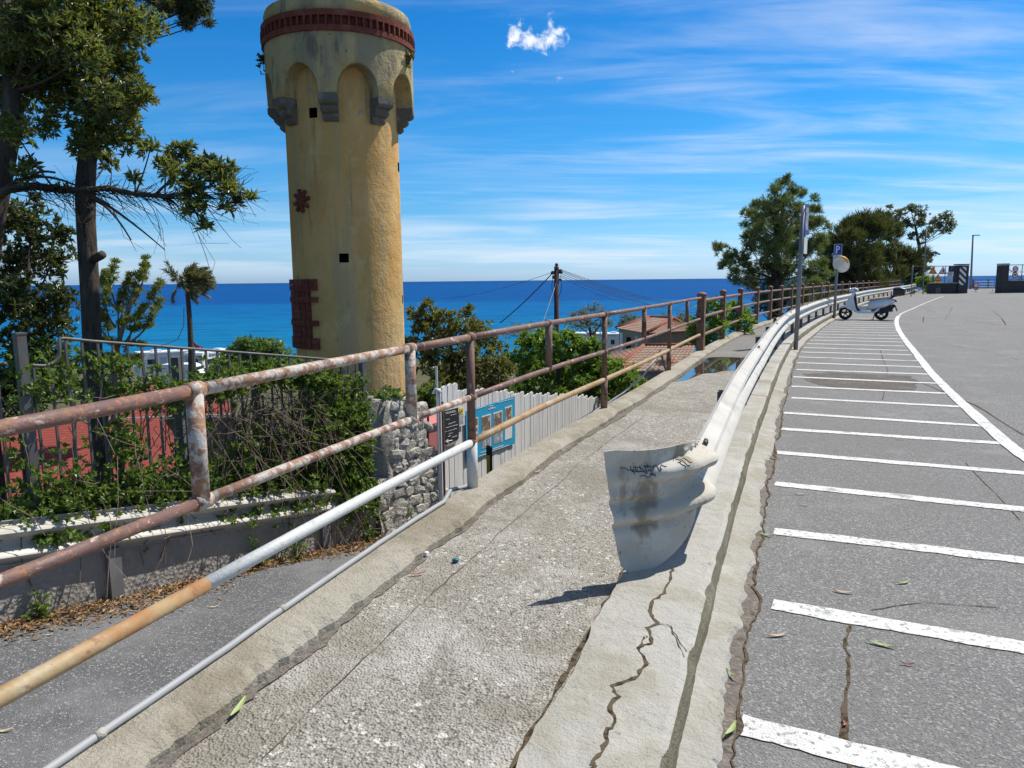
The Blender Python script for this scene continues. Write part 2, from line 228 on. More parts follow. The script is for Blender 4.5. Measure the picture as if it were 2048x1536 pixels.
M['lf_big'] = leafmat('glossy olive leaves', L_((0.036, 0.064, 0.015), (0.180, 0.241, 0.059), (0.054, 0.092, 0.024), (0.324, 0.368, 0.106), (0.072, 0.113, 0.029), (0.240, 0.198, 0.059), (0.048, 0.078, 0.020)), .36, .42)
M['lf_dark'] = leafmat('dark leaves', L_((0.023, 0.039, 0.016), (0.052, 0.081, 0.023), (0.039, 0.052, 0.018), (0.098, 0.124, 0.039)), .38, 0.25)
M['lf_ivy'] = leafmat('vine leaves', L_((0.062, 0.125, 0.019), (0.150, 0.263, 0.037), (0.094, 0.181, 0.025), (0.213, 0.325, 0.062), (0.075, 0.150, 0.025)), .45, 0.45)
M['lf_bright'] = leafmat('bright green leaves', L_((0.108, 0.230, 0.027), (0.203, 0.365, 0.047), (0.149, 0.284, 0.034), (0.270, 0.419, 0.081)), .45, 0.45)
M['lf_green'] = leafmat('fresh green leaves', L_((0.060, 0.150, 0.038), (0.128, 0.255, 0.060), (0.090, 0.195, 0.045), (0.180, 0.315, 0.090)), .5, 0.4)
M['lf_olive'] = leafmat('yellowish olive leaves', L_((.09, .11, .025), (.2, .2, .06), (.06, .08, .02), (.27, .22, .07), (.13, .17, .05)), .4, 0.38)
M['lf_pine'] = leafmat('pine needles', L_((0.105, 0.154, 0.049), (0.182, 0.238, 0.084), (0.133, 0.189, 0.063), (0.231, 0.273, 0.105)), .6, 0.35)
M['lf_tam'] = leafmat('grey green sprays', L_((0.036, 0.048, 0.020), (0.069, 0.081, 0.032), (0.048, 0.064, 0.024), (0.097, 0.109, 0.048)), .65, 0.3)
M['lf_euc'] = leafmat('eucalyptus leaves', L_((0.070, 0.084, 0.042), (0.140, 0.154, 0.077), (0.098, 0.119, 0.056), (0.182, 0.140, 0.084)), .45, 0.3)
M['lf_grey'] = leafmat('greyish leaves', L_((0.154, 0.161, 0.091), (0.266, 0.252, 0.154), (0.196, 0.210, 0.112), (0.280, 0.238, 0.168)), .6, 0.3)
M['lf_arau'] = leafmat('yellow green sprays', L_((0.112, 0.160, 0.024), (0.240, 0.288, 0.048), (0.160, 0.216, 0.032), (0.320, 0.336, 0.080)), .5, 0.35)
M['lf_palm'] = leafmat('dry palm fronds', L_((0.130, 0.137, 0.052), (0.247, 0.221, 0.104), (0.182, 0.156, 0.078), (0.312, 0.247, 0.130)), .55, 0.3)
M['twig_dry'] = pm('dry twigs', (.17, .13, .10), [((.09, .065, .05), 'noise', 9, .45, .65, .8, I1)], .95, spec=.1)
def sea_mat():
    m = bpy.data.materials.new('sea water'); m.use_nodes = True; nt = m.node_tree; b = nt.nodes['Principled BSDF']
    g = nd(nt, 'ShaderNodeNewGeometry').outputs['Position']
    sp = nd(nt, 'ShaderNodeSeparateXYZ'); nt.links.new(g, sp.inputs[0])
    wob = noise(nt, scaled(nt, g, (.002, .006, 0)), 1., 4)
    yy = math_(nt, 'ADD', sp.outputs[1], math_(nt, 'MULTIPLY', math_(nt, 'SUBTRACT', wob, .5), 260.))
    c = mixc(nt, maprange(nt, yy, 120, 340), (.004, .155, .315), (.002, .105, .295))
    c = mixc(nt, maprange(nt, yy, 380, 470), c, (.002, .052, .225))
    c = mixc(nt, maprange(nt, yy, 900, 5000), c, (.003, .040, .185))
    w1 = noise(nt, scaled(nt, g, (.05, .22, 0), (0, 0, 0), (0, 0, R_(8))), 1., 6, .65, .5)
    c = mixc(nt, math_(nt, 'MULTIPLY', maprange(nt, w1, .45, .68), .6), c, (.006, .16, .36))
    c = mixc(nt, math_(nt, 'MULTIPLY', maprange(nt, w1, .52, .34), .65), c, (.001, .045, .17))
    wc = noise(nt, scaled(nt, g, (.045, .13, 0), (31, 7, 0), (0, 0, R_(5))), 1., 5, .75, .3)
    c = mixc(nt, math_(nt, 'MULTIPLY', maprange(nt, wc, .690, .725), .8), c, (.75, .8, .84))
    nt.links.new(c, b.inputs['Base Color']); b.inputs['Roughness'].default_value = .45; b.inputs['Specular IOR Level'].default_value = .02
    bn = nd(nt, 'ShaderNodeBump'); bn.inputs['Distance'].default_value = .8; nt.links.new(noise(nt, scaled(nt, g, (.18, .5, 0)), 1., 6, .65), bn.inputs['Height']); nt.links.new(bn.outputs[0], b.inputs['Normal'])
    return m
M['sea'] = sea_mat()
M['mirror_dull'] = pm('hazy mirror glass', (.80, .82, .81), [], .3, metal=.4); M['dark_stone'] = pm('dark stone', (.055, .052, .055), [((.10, .09, .085), 'noise', 3, .5, .7, .7, I1)], .9)

# ---------------------------------------------------------------- mesh helpers
class MB:
    def __init__(s): s.v = []; s.f = []; s.m = []; s.n = 0
    def add(s, v, f, mi=0):
        v = np.asarray(v, float).reshape(-1, 3); s.v.append(v); s.f += [tuple(i + s.n for i in q) for q in f]; s.m += [mi] * len(f); s.n += len(v); return s
    def box(s, c, size, ux=None, uy=None, uz=None, mi=0):
        ux = np.array([1., 0, 0]) if ux is None else np.asarray(ux, float); uy = np.array([0, 1., 0]) if uy is None else np.asarray(uy, float)
        uz = np.array([0, 0, 1.]) if uz is None else np.asarray(uz, float); a, b, d = (np.array(size) / 2.)
        c = np.asarray(c, float); v = [c + i * a * ux + j * b * uy + k * d * uz for i in (-1, 1) for j in (-1, 1) for k in (-1, 1)]
        return s.add(v, [(0, 1, 3, 2), (4, 6, 7, 5), (0, 4, 5, 1), (2, 3, 7, 6), (0, 2, 6, 4), (1, 5, 7, 3)], mi)
    def tube(s, pts, r, n=8, mi=0, cap=True):
        P = np.asarray(pts, float); k = len(P); r = np.broadcast_to(np.asarray(r, float), (k,))
        T = np.gradient(P, axis=0); T /= np.linalg.norm(T, axis=1)[:, None] + 1e-12
        a = np.array([0, 0, 1.]) if abs(T[0][2]) < .9 else np.array([1., 0, 0]); V = []
        for i in range(k):
            u = np.cross(T[i], a); l = np.linalg.norm(u)
            u = u / l if l > 1e-6 else np.cross(T[i], [0, 1., 0]); q = np.cross(u, T[i]); a = q / (np.linalg.norm(q) + 1e-9)
            for j in range(n):
                t = 2 * math.pi * j / n; V.append(P[i] + r[i] * (math.cos(t) * u + math.sin(t) * a))
        Fc = [(i * n + j, i * n + (j + 1) % n, (i + 1) * n + (j + 1) % n, (i + 1) * n + j) for i in range(k - 1) for j in range(n)]
        if cap: Fc += [tuple(range(n))[::-1], tuple(range((k - 1) * n, k * n))]
        return s.add(V, Fc, mi)
    def grid(s, rows, mi=0, closed=False):
        A = np.asarray(rows, float); a, b = A.shape[:2]
        nb = b if closed else b - 1
        return s.add(A.reshape(-1, 3), [(i * b + j, i * b + (j + 1) % b, (i + 1) * b + (j + 1) % b, (i + 1) * b + j) for i in range(a - 1) for j in range(nb)], mi)
    def lathe(s, prof, c, n=24, axis=2, mi=0):
        c = np.asarray(c, float); V = []
        for (r, z) in prof:
            for j in range(n):
                t = 2 * math.pi * j / n; p = [r * math.cos(t), r * math.sin(t), z]
                if axis == 1: p = [p[0], p[2], p[1]]
                if axis == 0: p = [p[2], p[0], p[1]]
                V.append(c + p)
        k = len(prof)
        Fc = [(i * n + j, i * n + (j + 1) % n, (i + 1) * n + (j + 1) % n, (i + 1) * n + j) for i in range(k - 1) for j in range(n)]
        return s.add(V, Fc + [tuple(range(n))[::-1], tuple(range((k - 1) * n, k * n))], mi)
    def poly(s, pts, thick, nrm, mi=0):              # flat outline with thickness along -nrm
        P = np.asarray(pts, float); n = len(P); nrm = np.asarray(nrm, float)
        return s.add(np.vstack([P, P - nrm * thick]), [tuple(range(n)), tuple(range(2 * n - 1, n - 1, -1))] + [(i, i + n, (i + 1) % n + n, (i + 1) % n) for i in range(n)], mi)
    def build(s, name, mats, parent=None, smooth=False, org=None):
        V = np.vstack(s.v) if s.v else np.zeros((0, 3)); o0 = np.zeros(3)
        if parent is not None:
            p = parent
            while p is not None: o0 = o0 + np.array(p.location); p = p.parent
        elif org is not None: o0 = np.array(org, float)
        me = bpy.data.meshes.new(name); me.from_pydata((V - o0).tolist(), [], s.f)
        mats = mats if isinstance(mats, (list, tuple)) else [mats]
        for q in mats: me.materials.append(q)
        if len(mats) > 1: me.polygons.foreach_set('material_index', s.m)
        if smooth:
            me.polygons.foreach_set('use_smooth', [True] * len(me.polygons))
        o = bpy.data.objects.new(name, me); COL.objects.link(o)
        if parent is not None: o.parent = parent
        elif org is not None: o.location = org
        if smooth == 'auto':
            bm_sharp(me)
        return o
def bm_sharp(me, ang=35):
    import bmesh
    b = bmesh.new(); b.from_mesh(me); bmesh.ops.recalc_face_normals(b, faces=b.faces)
    for e in b.edges:
        if len(e.link_faces) == 2 and e.calc_face_angle(0) > R_(ang): e.smooth = False
    b.to_mesh(me); b.free()
def thing(name, label, cat, loc=(0, 0, 0), group=None):
    o = bpy.data.objects.new(name, None); COL.objects.link(o); o.location = tuple(float(x) for x in loc); o.empty_display_size = .2
    return tag(o, label, cat, group)
def tag(o, label, cat, group=None, kind=None):
    o['label'] = label; o['category'] = cat
    if group: o['group'] = group
    if kind: o['kind'] = kind
    return o
def struct(o): o['kind'] = 'structure'; return o
def copy_tree(o, parent=None):
    c = o.copy(); COL.objects.link(c)
    if parent is not None: c.parent = parent; c.matrix_parent_inverse = Matrix()
    for ch in list(o.children): copy_tree(ch, c)
    return c
def leaves(P, D, N, L, W, fold=.25):
    """leaf blades: base points, directions, normals, lengths, widths -> (verts, faces)"""
    P, D, N = (np.asarray(a, float) for a in (P, D, N)); k = len(P)
    D = D / (np.linalg.norm(D, axis=1)[:, None] + 1e-9); Sd = np.cross(D, N); Sd /= np.linalg.norm(Sd, axis=1)[:, None] + 1e-9; N = np.cross(Sd, D)
    L = np.broadcast_to(L, (k,))[:, None]; W = np.broadcast_to(W, (k,))[:, None]
    mid = P + D * L * .45
    V = np.stack([P, mid + Sd * W * .5 + N * W * fold, P + D * L - N * L * .12, mid - Sd * W * .5 + N * W * fold], 1).reshape(-1, 3)
    Fc = []
    for i in range(k): b = 4 * i; Fc += [(b, b + 1, b + 2), (b, b + 2, b + 3)]
    return V, Fc
def unit(a): a = np.asarray(a, float); return a / (np.linalg.norm(a, axis=-1, keepdims=True) + 1e-9)
def rosettes(tips, outs, k, L, W, spread=(.5, 1.2), jl=.3):
    """k leaves around every tip, opening away from direction outs"""
    tips = np.repeat(tips, k, 0); o = unit(np.repeat(outs, k, 0)); n = len(tips)
    rnd = unit(rng.normal(size=(n, 3))); side = unit(np.cross(o, rnd)); a = rng.uniform(*spread, n)[:, None]
    D = o * np.cos(a) + side * np.sin(a); Nn = o + rng.normal(size=(n, 3)) * .25
    return leaves(tips + rng.normal(size=(n, 3)) * L * .12, D, Nn, L * rng.uniform(1 - jl, 1 + jl, n), W * rng.uniform(.75, 1.25, n))
def interp(tab):
    a = np.array(tab, float); ys, xs = a[:, 0], a[:, 1]; m = np.gradient(xs, ys)
    def f(y):
        y = np.asarray(y, float); i = np.clip(np.searchsorted(ys, y) - 1, 0, len(ys) - 2); h = ys[i + 1] - ys[i]; t = (y - ys[i]) / h
        r = (2 * t**3 - 3 * t**2 + 1) * xs[i] + (t**3 - 2 * t**2 + t) * h * m[i] + (-2 * t**3 + 3 * t**2) * xs[i + 1] + (t**3 - t**2) * h * m[i + 1]
        r = np.where(y < ys[0], xs[0] + (y - ys[0]) * m[0], r); return np.where(y > ys[-1], xs[-1] + (y - ys[-1]) * m[-1], r)
    return f
def nj(n, amp, seed=0, k=4):            # smooth-ish 1-D jitter
    r = np.random.default_rng(seed); a = r.normal(size=n) * .35; s = r.normal(size=n + k)
    return amp * (a + np.convolve(s, np.ones(k + 1) / math.sqrt(k + 1), 'valid')[:n] * .8)
# ---------------------------------------------------------------- the ground: terrain, sea, lot, walkway, kerbs, ramp
XK = interp([(-4, -1.735), (1.95, .435), (2.668, .70), (4.056, 1.225), (5.733, 1.87), (8.393, 2.93), (12.75, 4.70), (16.9, 6.5), (20, 8.0), (26.8, 11.5), (34, 15.6), (42, 20.2), (49.6, 25), (60, 31.6), (77, 42)])
XO = interp([(-4, -3.46), (1.92, -1.33), (2.707, -1.064), (3.477, -.80), (4.415, -.45), (6.186, .23), (7.775, .93), (9.437, 1.65), (14.07, 3.55), (16.75, 4.72), (19.3, 5.9), (21.95, 7.2), (24, 8.3), (27.8, 10.4), (34, 13.9), (42, 18.5), (49.6, 23.3), (60, 29.9), (77, 40.3)])
def edge(f, y, off, z):                  # points at distance off to the right of curve f, height z
    y = np.asarray(y, float); x = f(y); dx = f(y + .05) - f(y - .05); L = np.hypot(dx, .1); nx, ny = .1 / L, -dx / L
    return np.stack([x + off * nx, y + off * ny, np.broadcast_to(z, y.shape)], 1)
def yspan(a, b, near=.06, grow=.012):
    o = [a]
    while o[-1] < b: o.append(o[-1] + near + grow * max(0, o[-1] - 2))
    return np.array(o)
def h_terrain(x, y):
    u = XO(np.minimum(y, 77)) - x
    g = -3.2 - .058 * np.maximum(y - 6, -8) - .012 * np.maximum(u, 0)
    t = np.clip((u - .0) / .5, 0, 1); z = -.12 * (1 - t) + g * t
    e = np.clip((y - 97) / 8, 0, 1); z = np.where(u < .5, -.12 * (1 - e) + (-6) * e, z)
    far = np.clip((y - 104) / 12, 0, 1); return z - far * 9
gx = np.concatenate([np.arange(-160, -20, 4), np.arange(-20, 60, .5), np.arange(60, 200, 4)]); gyv = np.concatenate([np.arange(-30, -4, 2), np.arange(-4, 30, .5), np.arange(30, 132, 1.5)])
m = MB(); XX, YY = np.meshgrid(gx, gyv); ZZ = h_terrain(XX, YY) + np.where(XO(np.minimum(YY, 77)) - XX > .6, .12 * np.sin(XX * 1.3 + YY) * np.sin(YY * .9), 0)
m.grid(np.stack([XX, YY, ZZ], 2)); struct(m.build('terrain', M['terrain'], smooth=True))
ys = np.concatenate([np.arange(60, 300, 12), np.geomspace(300, 70000, 40)]); m = MB()
m.grid([[(x * (1 + y / 300), y, -10.3) for x in np.linspace(-330, 330, 23)] for y in ys]); struct(m.build('sea', M['sea']))

y = yspan(-3, 96)
m = MB(); a = edge(XK, y, -.05, 0.); m.grid([[p, (p[0] + 6, p[1], 0), (p[0] + 30, p[1], 0), (190, p[1], 0)] for p in a]); struct(m.build('parking_lot', M['asphalt']))
# concrete kerb: outer face, worn upper edge, top, inner drop
yk = yspan(-3, 78, .045, .01); n = len(yk)
chip = np.clip(nj(n, .010, 3), -.02, .03) * np.clip(1.4 - yk / 14, .25, 1)
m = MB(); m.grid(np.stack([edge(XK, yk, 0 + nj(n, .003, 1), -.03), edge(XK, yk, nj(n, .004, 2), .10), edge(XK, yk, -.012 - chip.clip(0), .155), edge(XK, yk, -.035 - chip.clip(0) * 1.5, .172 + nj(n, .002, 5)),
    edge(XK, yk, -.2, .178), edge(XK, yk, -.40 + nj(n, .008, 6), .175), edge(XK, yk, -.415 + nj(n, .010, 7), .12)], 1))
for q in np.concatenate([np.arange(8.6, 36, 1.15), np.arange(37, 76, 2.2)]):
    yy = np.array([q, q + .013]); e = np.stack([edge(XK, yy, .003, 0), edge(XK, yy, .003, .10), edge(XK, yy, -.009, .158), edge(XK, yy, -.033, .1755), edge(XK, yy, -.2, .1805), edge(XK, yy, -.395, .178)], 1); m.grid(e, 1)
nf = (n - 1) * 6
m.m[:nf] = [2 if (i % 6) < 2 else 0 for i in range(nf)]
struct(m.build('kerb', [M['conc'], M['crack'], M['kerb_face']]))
ck = [(590, 1536), (600, 1490), (690, 1380), (660, 1290), (740, 1250), (690, 1150), (740, 1080), (715, 1020), (880, 950), (925, 850), (880, 775), (970, 740), (930, 650), (1000, 620), (950, 560), (950, 490), (1030, 430), (1080, 330), (1090, 270)]
def ribbon(mb, P, wd, seed=0, mi=0):
    P = np.asarray(P, float); r = np.random.default_rng(seed); Q = []
    for a, b in zip(P[:-1], P[1:]):
        for t in np.linspace(0, 1, 5)[:-1]: Q.append(a + (b - a) * t + np.array([*r.normal(size=2) * .004, 0]))
    Q.append(P[-1]); Q = np.array(Q); T = unit(np.gradient(Q, axis=0)); Nn = np.stack([-T[:, 1], T[:, 0], T[:, 2] * 0], 1); ww = wd * r.uniform(.25, 1.3, len(Q))[:, None]
    mb.grid(np.stack([Q - Nn * ww, Q + Nn * ww], 1), mi)
m = MB(); ribbon(m, [gz(1000 + a / 3.16, 1050 + b / 3.16, .1795) for a, b in ck], .0075, 4)
ribbon(m, [gz(1000 + a / 3.16, 1050 + b / 3.16, .1797) for a, b in [(880, 775), (905, 720), (930, 700)]], .004, 5); ribbon(m, [gz(1000 + a / 3.16, 1050 + b / 3.16, .1797) for a, b in [(1000, 620), (1080, 640), (1110, 700), (1180, 800)]], .003, 6)
struct(m.build('kerb_crack', M['crack']))
yg = yspan(2.0, 60, .035, .01); n = len(yg); wd = np.clip(.135 + nj(n, .016, 8), .07, .2)
m = MB(); m.grid(np.stack([edge(XK, yg, -.01, .042), edge(XK, yg, .025, .036), edge(XK, yg, wd * .85, .024), edge(XK, yg, wd, .002)], 1)); struct(m.build('gutter_strip', M['gutter']))
yg = yspan(-3, 60, .035, .01); n = len(yg); wd = np.clip(.175 + nj(n, .014, 9), .1, .25)
m = MB(); m.grid(np.stack([edge(XK, yg, -.02, .0045), edge(XK, yg, wd * .8, .006), edge(XK, yg, wd, .0005)], 1)); struct(m.build('dirt_strip', M['dirt']))
m = MB(); m.grid(np.stack([edge(XK, yg, wd - .006, .0075), edge(XK, yg, wd + np.clip(.004 + nj(n, .007, 44, 2), .0, .03), .0075)], 1)); struct(m.build('asphalt_edge_shade', M['crack']))  # shade of the asphalt's raised lip, painted as a thin dark ribbon
# walkway
yw = yspan(-3, 12.6, .07, .012); n = len(yw); m = MB()
m.grid(np.stack([edge(XO, yw, .12, .128)] + [edge(XO, yw, .12 + k * .2, .13 + nj(n, .003, 20 + k)) for k in (1, 2, 3, 4, 5)] + [edge(XK, yw, -.36, .13)], 1)); struct(m.build('walkway', M['walk'], smooth=True))
yw = yspan(12.55, 78, .07, .012); m = MB(); m.grid(np.stack([edge(XO, yw, .12, .126), edge(XO, yw, .8, .128), edge(XK, yw, -.36, .126)], 1)); struct(m.build('walkway_asphalt', M['walk2']))
# left edge curb: broken inner edge, retaining face down to the ramp
yc = yspan(-3, 78, .03, .012); n = len(yc); j = np.clip(nj(n, .013, 31, 7), -.03, .035) * np.clip(1.5 - yc / 12, .3, 1); j2 = nj(n, .005, 32)
m = MB(); m.grid(np.stack([edge(XO, yc, .245 + j - .012 + j2 * .5, .115), edge(XO, yc, .235 + j + j2, .165), edge(XO, yc, .205 + j * 1.3 + j2, .198 + j2 * .6), edge(XO, yc, .10, .203 + nj(n, .002, 33)), edge(XO, yc, .012, .198), edge(XO, yc, 0, .18), edge(XO, yc, 0, -.4), edge(XO, yc, -.02, -5.)], 1)); struct(m.build('walkway_curb', M['concd']))
yd = yspan(-3, 12, .03, .012); n = len(yd); m = MB()
m.grid(np.stack([edge(XO, yd, .22, .1335), edge(XO, yd, np.clip(.262 + nj(n, .013, 35), .235, .34), .1345)], 1)); struct(m.build('edge_grime', M['dirt']))
# seam and cracks along the walkway
m = MB(); ribbon(m, edge(XO, np.arange(2.2, 8, .35), .48 + nj(17, .012, 3), .1355), .0018, 11); ribbon(m, edge(XK, np.arange(1.7, 4.3, .2), -.43, .137), .011, 12); struct(m.build('walkway_seam', M['crack']))
# puddle
pd = [(1346, 762), (1362, 748), (1385, 730), (1404, 717), (1440, 714), (1478, 715), (1510, 716), (1516, 735), (1496, 748), (1476, 741), (1450, 741), (1428, 745), (1404, 748), (1392, 753), (1370, 761)]
P = np.array([gz(*p, .1325) for p in pd]); Q = []
for i in range(len(P)):
    a, b, c, d = P[i - 1], P[i], P[(i + 1) % len(P)], P[(i + 2) % len(P)]
    for t in (0, .25, .5, .75): Q.append(.5 * (2 * b + (c - a) * t + (2 * a - 5 * b + 4 * c - d) * t * t + (3 * b - a - 3 * c + d) * t**3))
m = MB(); m.poly(Q, .004, (0, 0, 1)); struct(m.build('puddle', M['water']))
# motorbike bay stripes
sL = [(.786, 2.40), (1.235, 3.358), (1.607, 4.393), (1.988, 5.455), (2.35, 6.477), (2.768, 7.515), (3.143, 8.427), (3.63, 9.496), (4.02, 10.522), (4.43, 11.547), (4.837, 12.48), (5.24, 13.5)]
while sL[-1][1] < 28: yy = sL[-1][1] + .98; sL.append((float(XK(yy)) + .22 + .0 * yy, yy))
XL = interp([(4, 3.75), (6.254, 4.418), (7.887, 5.072), (10.775, 6.296), (15.143, 8.291), (20.673, 10.862), (25.8, 13.41), (30.17, 15.8), (36.2, 19.6), (47, 26.5), (58.4, 34)])
m = MB()
for i, (x0, y0) in enumerate(sL):
    t = (i - 1) / 10.; L = 2.05
    dv = unit(np.array([.905, -.42 - .03 * math.sin(i * 2.3), 0]))
    if i == 0: dv = unit(np.array([.90, -.46, 0]))
    k = np.linspace(0, 1, 60); wv = .062 + .004 * math.sin(i * 3.1)
    q = np.array([x0, y0, 0]) + dv * 0; pts = []
    end = L if y0 > 3 else 2.4
    while end > .5 and y0 > 5 and (x0 + dv[0] * end) > float(XL(y0 + dv[1] * end)) - .02: end -= .02
    nrm = np.array([-dv[1], dv[0], 0]); A = q + np.outer(k * end, dv); e1 = nj(60, .005, 50 + i)[:, None]; e2 = nj(60, .005, 90 + i)[:, None]; z = np.array([0, 0, .0045])
    m.grid(np.stack([A - nrm * (wv + e1) + z, A + nrm * (wv + e2) + z], 1))
struct(m.build('bay_stripes', M['paint']))
yl = np.arange(4.2, 29.5, .12); n = len(yl); m = MB(); m.grid(np.stack([edge(XL, yl, -.065 + nj(n, .004, 70), .0085), edge(XL, yl, .065 + nj(n, .004, 71), .0085)], 1))
yl = np.arange(29.5, 58, .3); m.grid(np.stack([edge(XL, yl, -.035, .0085), edge(XL, yl, .035, .0085)], 1)); struct(m.build('lane_line', M['paint']))
pt = [(1606, 748), (1660, 744), (1740, 748), (1820, 752), (1836, 766), (1828, 780), (1770, 781), (1700, 778), (1640, 770), (1615, 762)]
P = np.array([gz(*p, .0035) for p in pt]); Q = []
for i in range(len(P)):
    for t in np.linspace(0, 1, 8)[:-1]: Q.append(P[i] * (1 - t) + P[(i + 1) % len(P)] * t + np.array([*rng.normal(size=2) * .025, 0]))
m = MB(); m.poly(Q, .003, (0, 0, 1)); struct(m.build('damp_patch', M['stain']))
m = MB()
for cpx, wd_ in (([(1690, 1290), (1700, 1330), (1693, 1400), (1690, 1470), (1700, 1536)], .012), ([(1705, 1240), (1692, 1275), (1690, 1290)], .009), ([(1930, 925), (1990, 985), (2040, 1040)], .003), ([(1740, 1220), (1850, 1205), (2000, 1215)], .003),
    ([(1830, 760), (1950, 810), (2048, 870)], .01), ([(1890, 690), (1960, 700), (2040, 720)], .008), ([(1762, 633), (1800, 633), (1848, 634), (1846, 645)], .02), ([(1850, 600), (1910, 602), (1985, 606)], .03), ([(1985, 622), (2000, 632), (2012, 650)], .02), ([(1788, 652), (1830, 650)], .014), ([(1905, 615), (1890, 640)], .012), ([(1960, 596), (2048, 600)], .03), ([(1835, 612), (1870, 625)], .012), ([(1850, 640), (1930, 640), (2040, 655)], .015), ([(1760, 700), (1775, 740), (1765, 800)], .008)):
    ribbon(m, [gz(*p, .0032) for p in cpx], wd_, int(wd_ * 1e4))
struct(m.build('asphalt_cracks', M['crack']))
# the ramp below: asphalt strip dropping forward between the curb wall and the left walls
DR = unit(np.array([.5, .866])); zr = lambda x, y: -.74 - .153 * ((DR[0] * x + DR[1] * y) - 2.38)
WL = interp([(-3, -8.2), (2, -5.11), (4.77, -3.505), (5.715, -2.952), (7.927, -1.656), (9.05, -1.0), (12, .25), (16, 1.85), (20, 3.45), (26, 6.0)])
yr = np.arange(-3, 26, .4); m = MB(); rows = []
for q in yr:
    a, b = float(WL(q)) - .3, float(XO(q)) + .0
    if b - a < .05: b = a + .05
    zz_ = lambda x: zr(x, q) if q < 9 else zr(x, q)
    rows.append([(a + (b - a) * t, q, zz_(a + (b - a) * t)) for t in np.linspace(0, 1, 6)])
m.grid(rows); struct(m.build('ramp', M['ramp'], smooth=True))
# ---------------------------------------------------------------- railings along the seaward curb
def seg_tube(mb, pts, r, n=10, step=.25, mi=0): mb.tube(np.asarray(pts), r, n, mi)
def rail_path(y0, y1, z, off=.05, step=.5):
    yy = np.linspace(y0, y1, max(2, int((y1 - y0) / step) + 1)); return edge(XO, yy, off, z)
pt0 = edge(XO, np.array([4.777]), .05, .2)[0]
rl = thing('pipe_railing', 'rusty brown and flaking white three-pipe railing along the near walkway curb', 'railing', pt0)
YP = [1.35, 4.777, 7.776, 11.0]; YB = [2.51, 4.02, 6.28, 9.4, 12.55]; YE = 14.0
for nm, zz, r in (('top_rail', 1.19, .0232), ('middle_rail', .80, .0205)):
    for a, b, mt in ((-.4, 2.51, 'rust'), (2.51, 4.02, 'flake'), (4.02, 7.776, 'rust' if nm == 'top_rail' else 'flake'), (7.776, YE, 'rust')):
        if nm == 'middle_rail' and a == 4.02:
            for a2, b2, mt2 in ((4.02, 4.777, 'flake'), (4.777, 7.776, 'rust')):
                m = MB(); m.tube(rail_path(a2, b2, zz), r, 14); m.build(nm, M[mt2], rl, True)
            continue
        if nm == 'top_rail' and a == 4.02:
            m = MB(); m.tube(rail_path(4.02, 4.777, zz), r, 14); m.build(nm, M['rust'], rl, True); a = 4.777
        m = MB(); m.tube(rail_path(a, b, zz), r, 14); m.build(nm, M[mt], rl, True)
for a, b, mt in ((-.4, 2.5, 'yellow_pipe'), (2.5, 4.777, 'white_pipe'), (4.777, YE, 'yellow_pipe')):
    m = MB(); m.tube(rail_path(a, b, .50), .0265, 14); m.build('bottom_rail', M[mt], rl, True)
for q in YP:
    p = edge(XO, np.array([q]), .05, 0)[0]; o = MB(); o.tube([p + [0, 0, .19], p + [0, 0, .5]], .036, 14); o = o.build('post', M['white_pipe' if q < 6 else 'post_brown'], rl, True)
    m = MB(); m.tube([p + [0, 0, .5], p + [0, 0, 1.17]], .028, 14); u = m.build('post', M['flake' if q == 1.35 else 'post_brown'], rl, True)
    for zz in (.5, .80, 1.19):
        m = MB(); m.tube(edge(XO, np.array([q - .03, q + .03]), .05, zz), .032, 14); m.build('weld_collar', M['post_brown'], rl, True)
for q in YB:
    p = edge(XO, np.array([q]), .05, 0)[0]; m = MB(); m.tube([p + [0, 0, .78], p + [0, 0, 1.18]], .030, 14); m.build('baluster', M['flake' if q < 5 else 'post_brown'], rl, True)
    for zz in (.80, 1.19):
        m = MB(); m.tube(edge(XO, np.array([q - .03, q + .03]), .05, zz), .030, 14); m.build('weld_collar', M['flake' if q < 5 else 'rust'], rl, True)
m = MB(); p = edge(XO, np.array([10.9]), .03, .2)[0]; q = edge(XO, np.array([10.75]), -.03, .52)[0]; m.tube([p, q], .015, 8); m.build('brace', M['steel_dark'], rl)
# brown railing with capped square posts
py_ = [14.07, 16.75, 19.27, 21.95, 24.0, 25.9, 27.8] + [27.8 + 2.45 * k for k in range(1, 20)]
r2 = thing('post_railing', 'brown three-rail railing with capped square posts curving along the cliff walkway', 'railing', edge(XO, np.array([14.07]), .05, .2)[0])
for k, q in enumerate(py_):
    p = edge(XO, np.array([q]), .05, 0)[0]; w_ = .17 if k == 0 else .14
    a = XO(q + .1) - XO(q - .1); ux = unit(np.array([a, .2, 0])); uy = np.array([-ux[1], ux[0], 0])
    m = MB(); m.box(p + [0, 0, .70], (w_, w_ * .8, 1.05), ux, uy); o = m.build('post', M['post_brown'], r2)
    m = MB(); m.lathe([(w_ * .58, 0), (w_ * .58, .03), (w_ * .42, .06), (w_ * .1, .075)], p + [0, 0, 1.225], 10); m.build('post_cap', M['post_brown'], o, True)
for zz in (1.13, .82, .47):
    m = MB(); m.tube(rail_path(14.0, 75, zz), .033, 8); m.build('rail', M['rust'], r2, True)
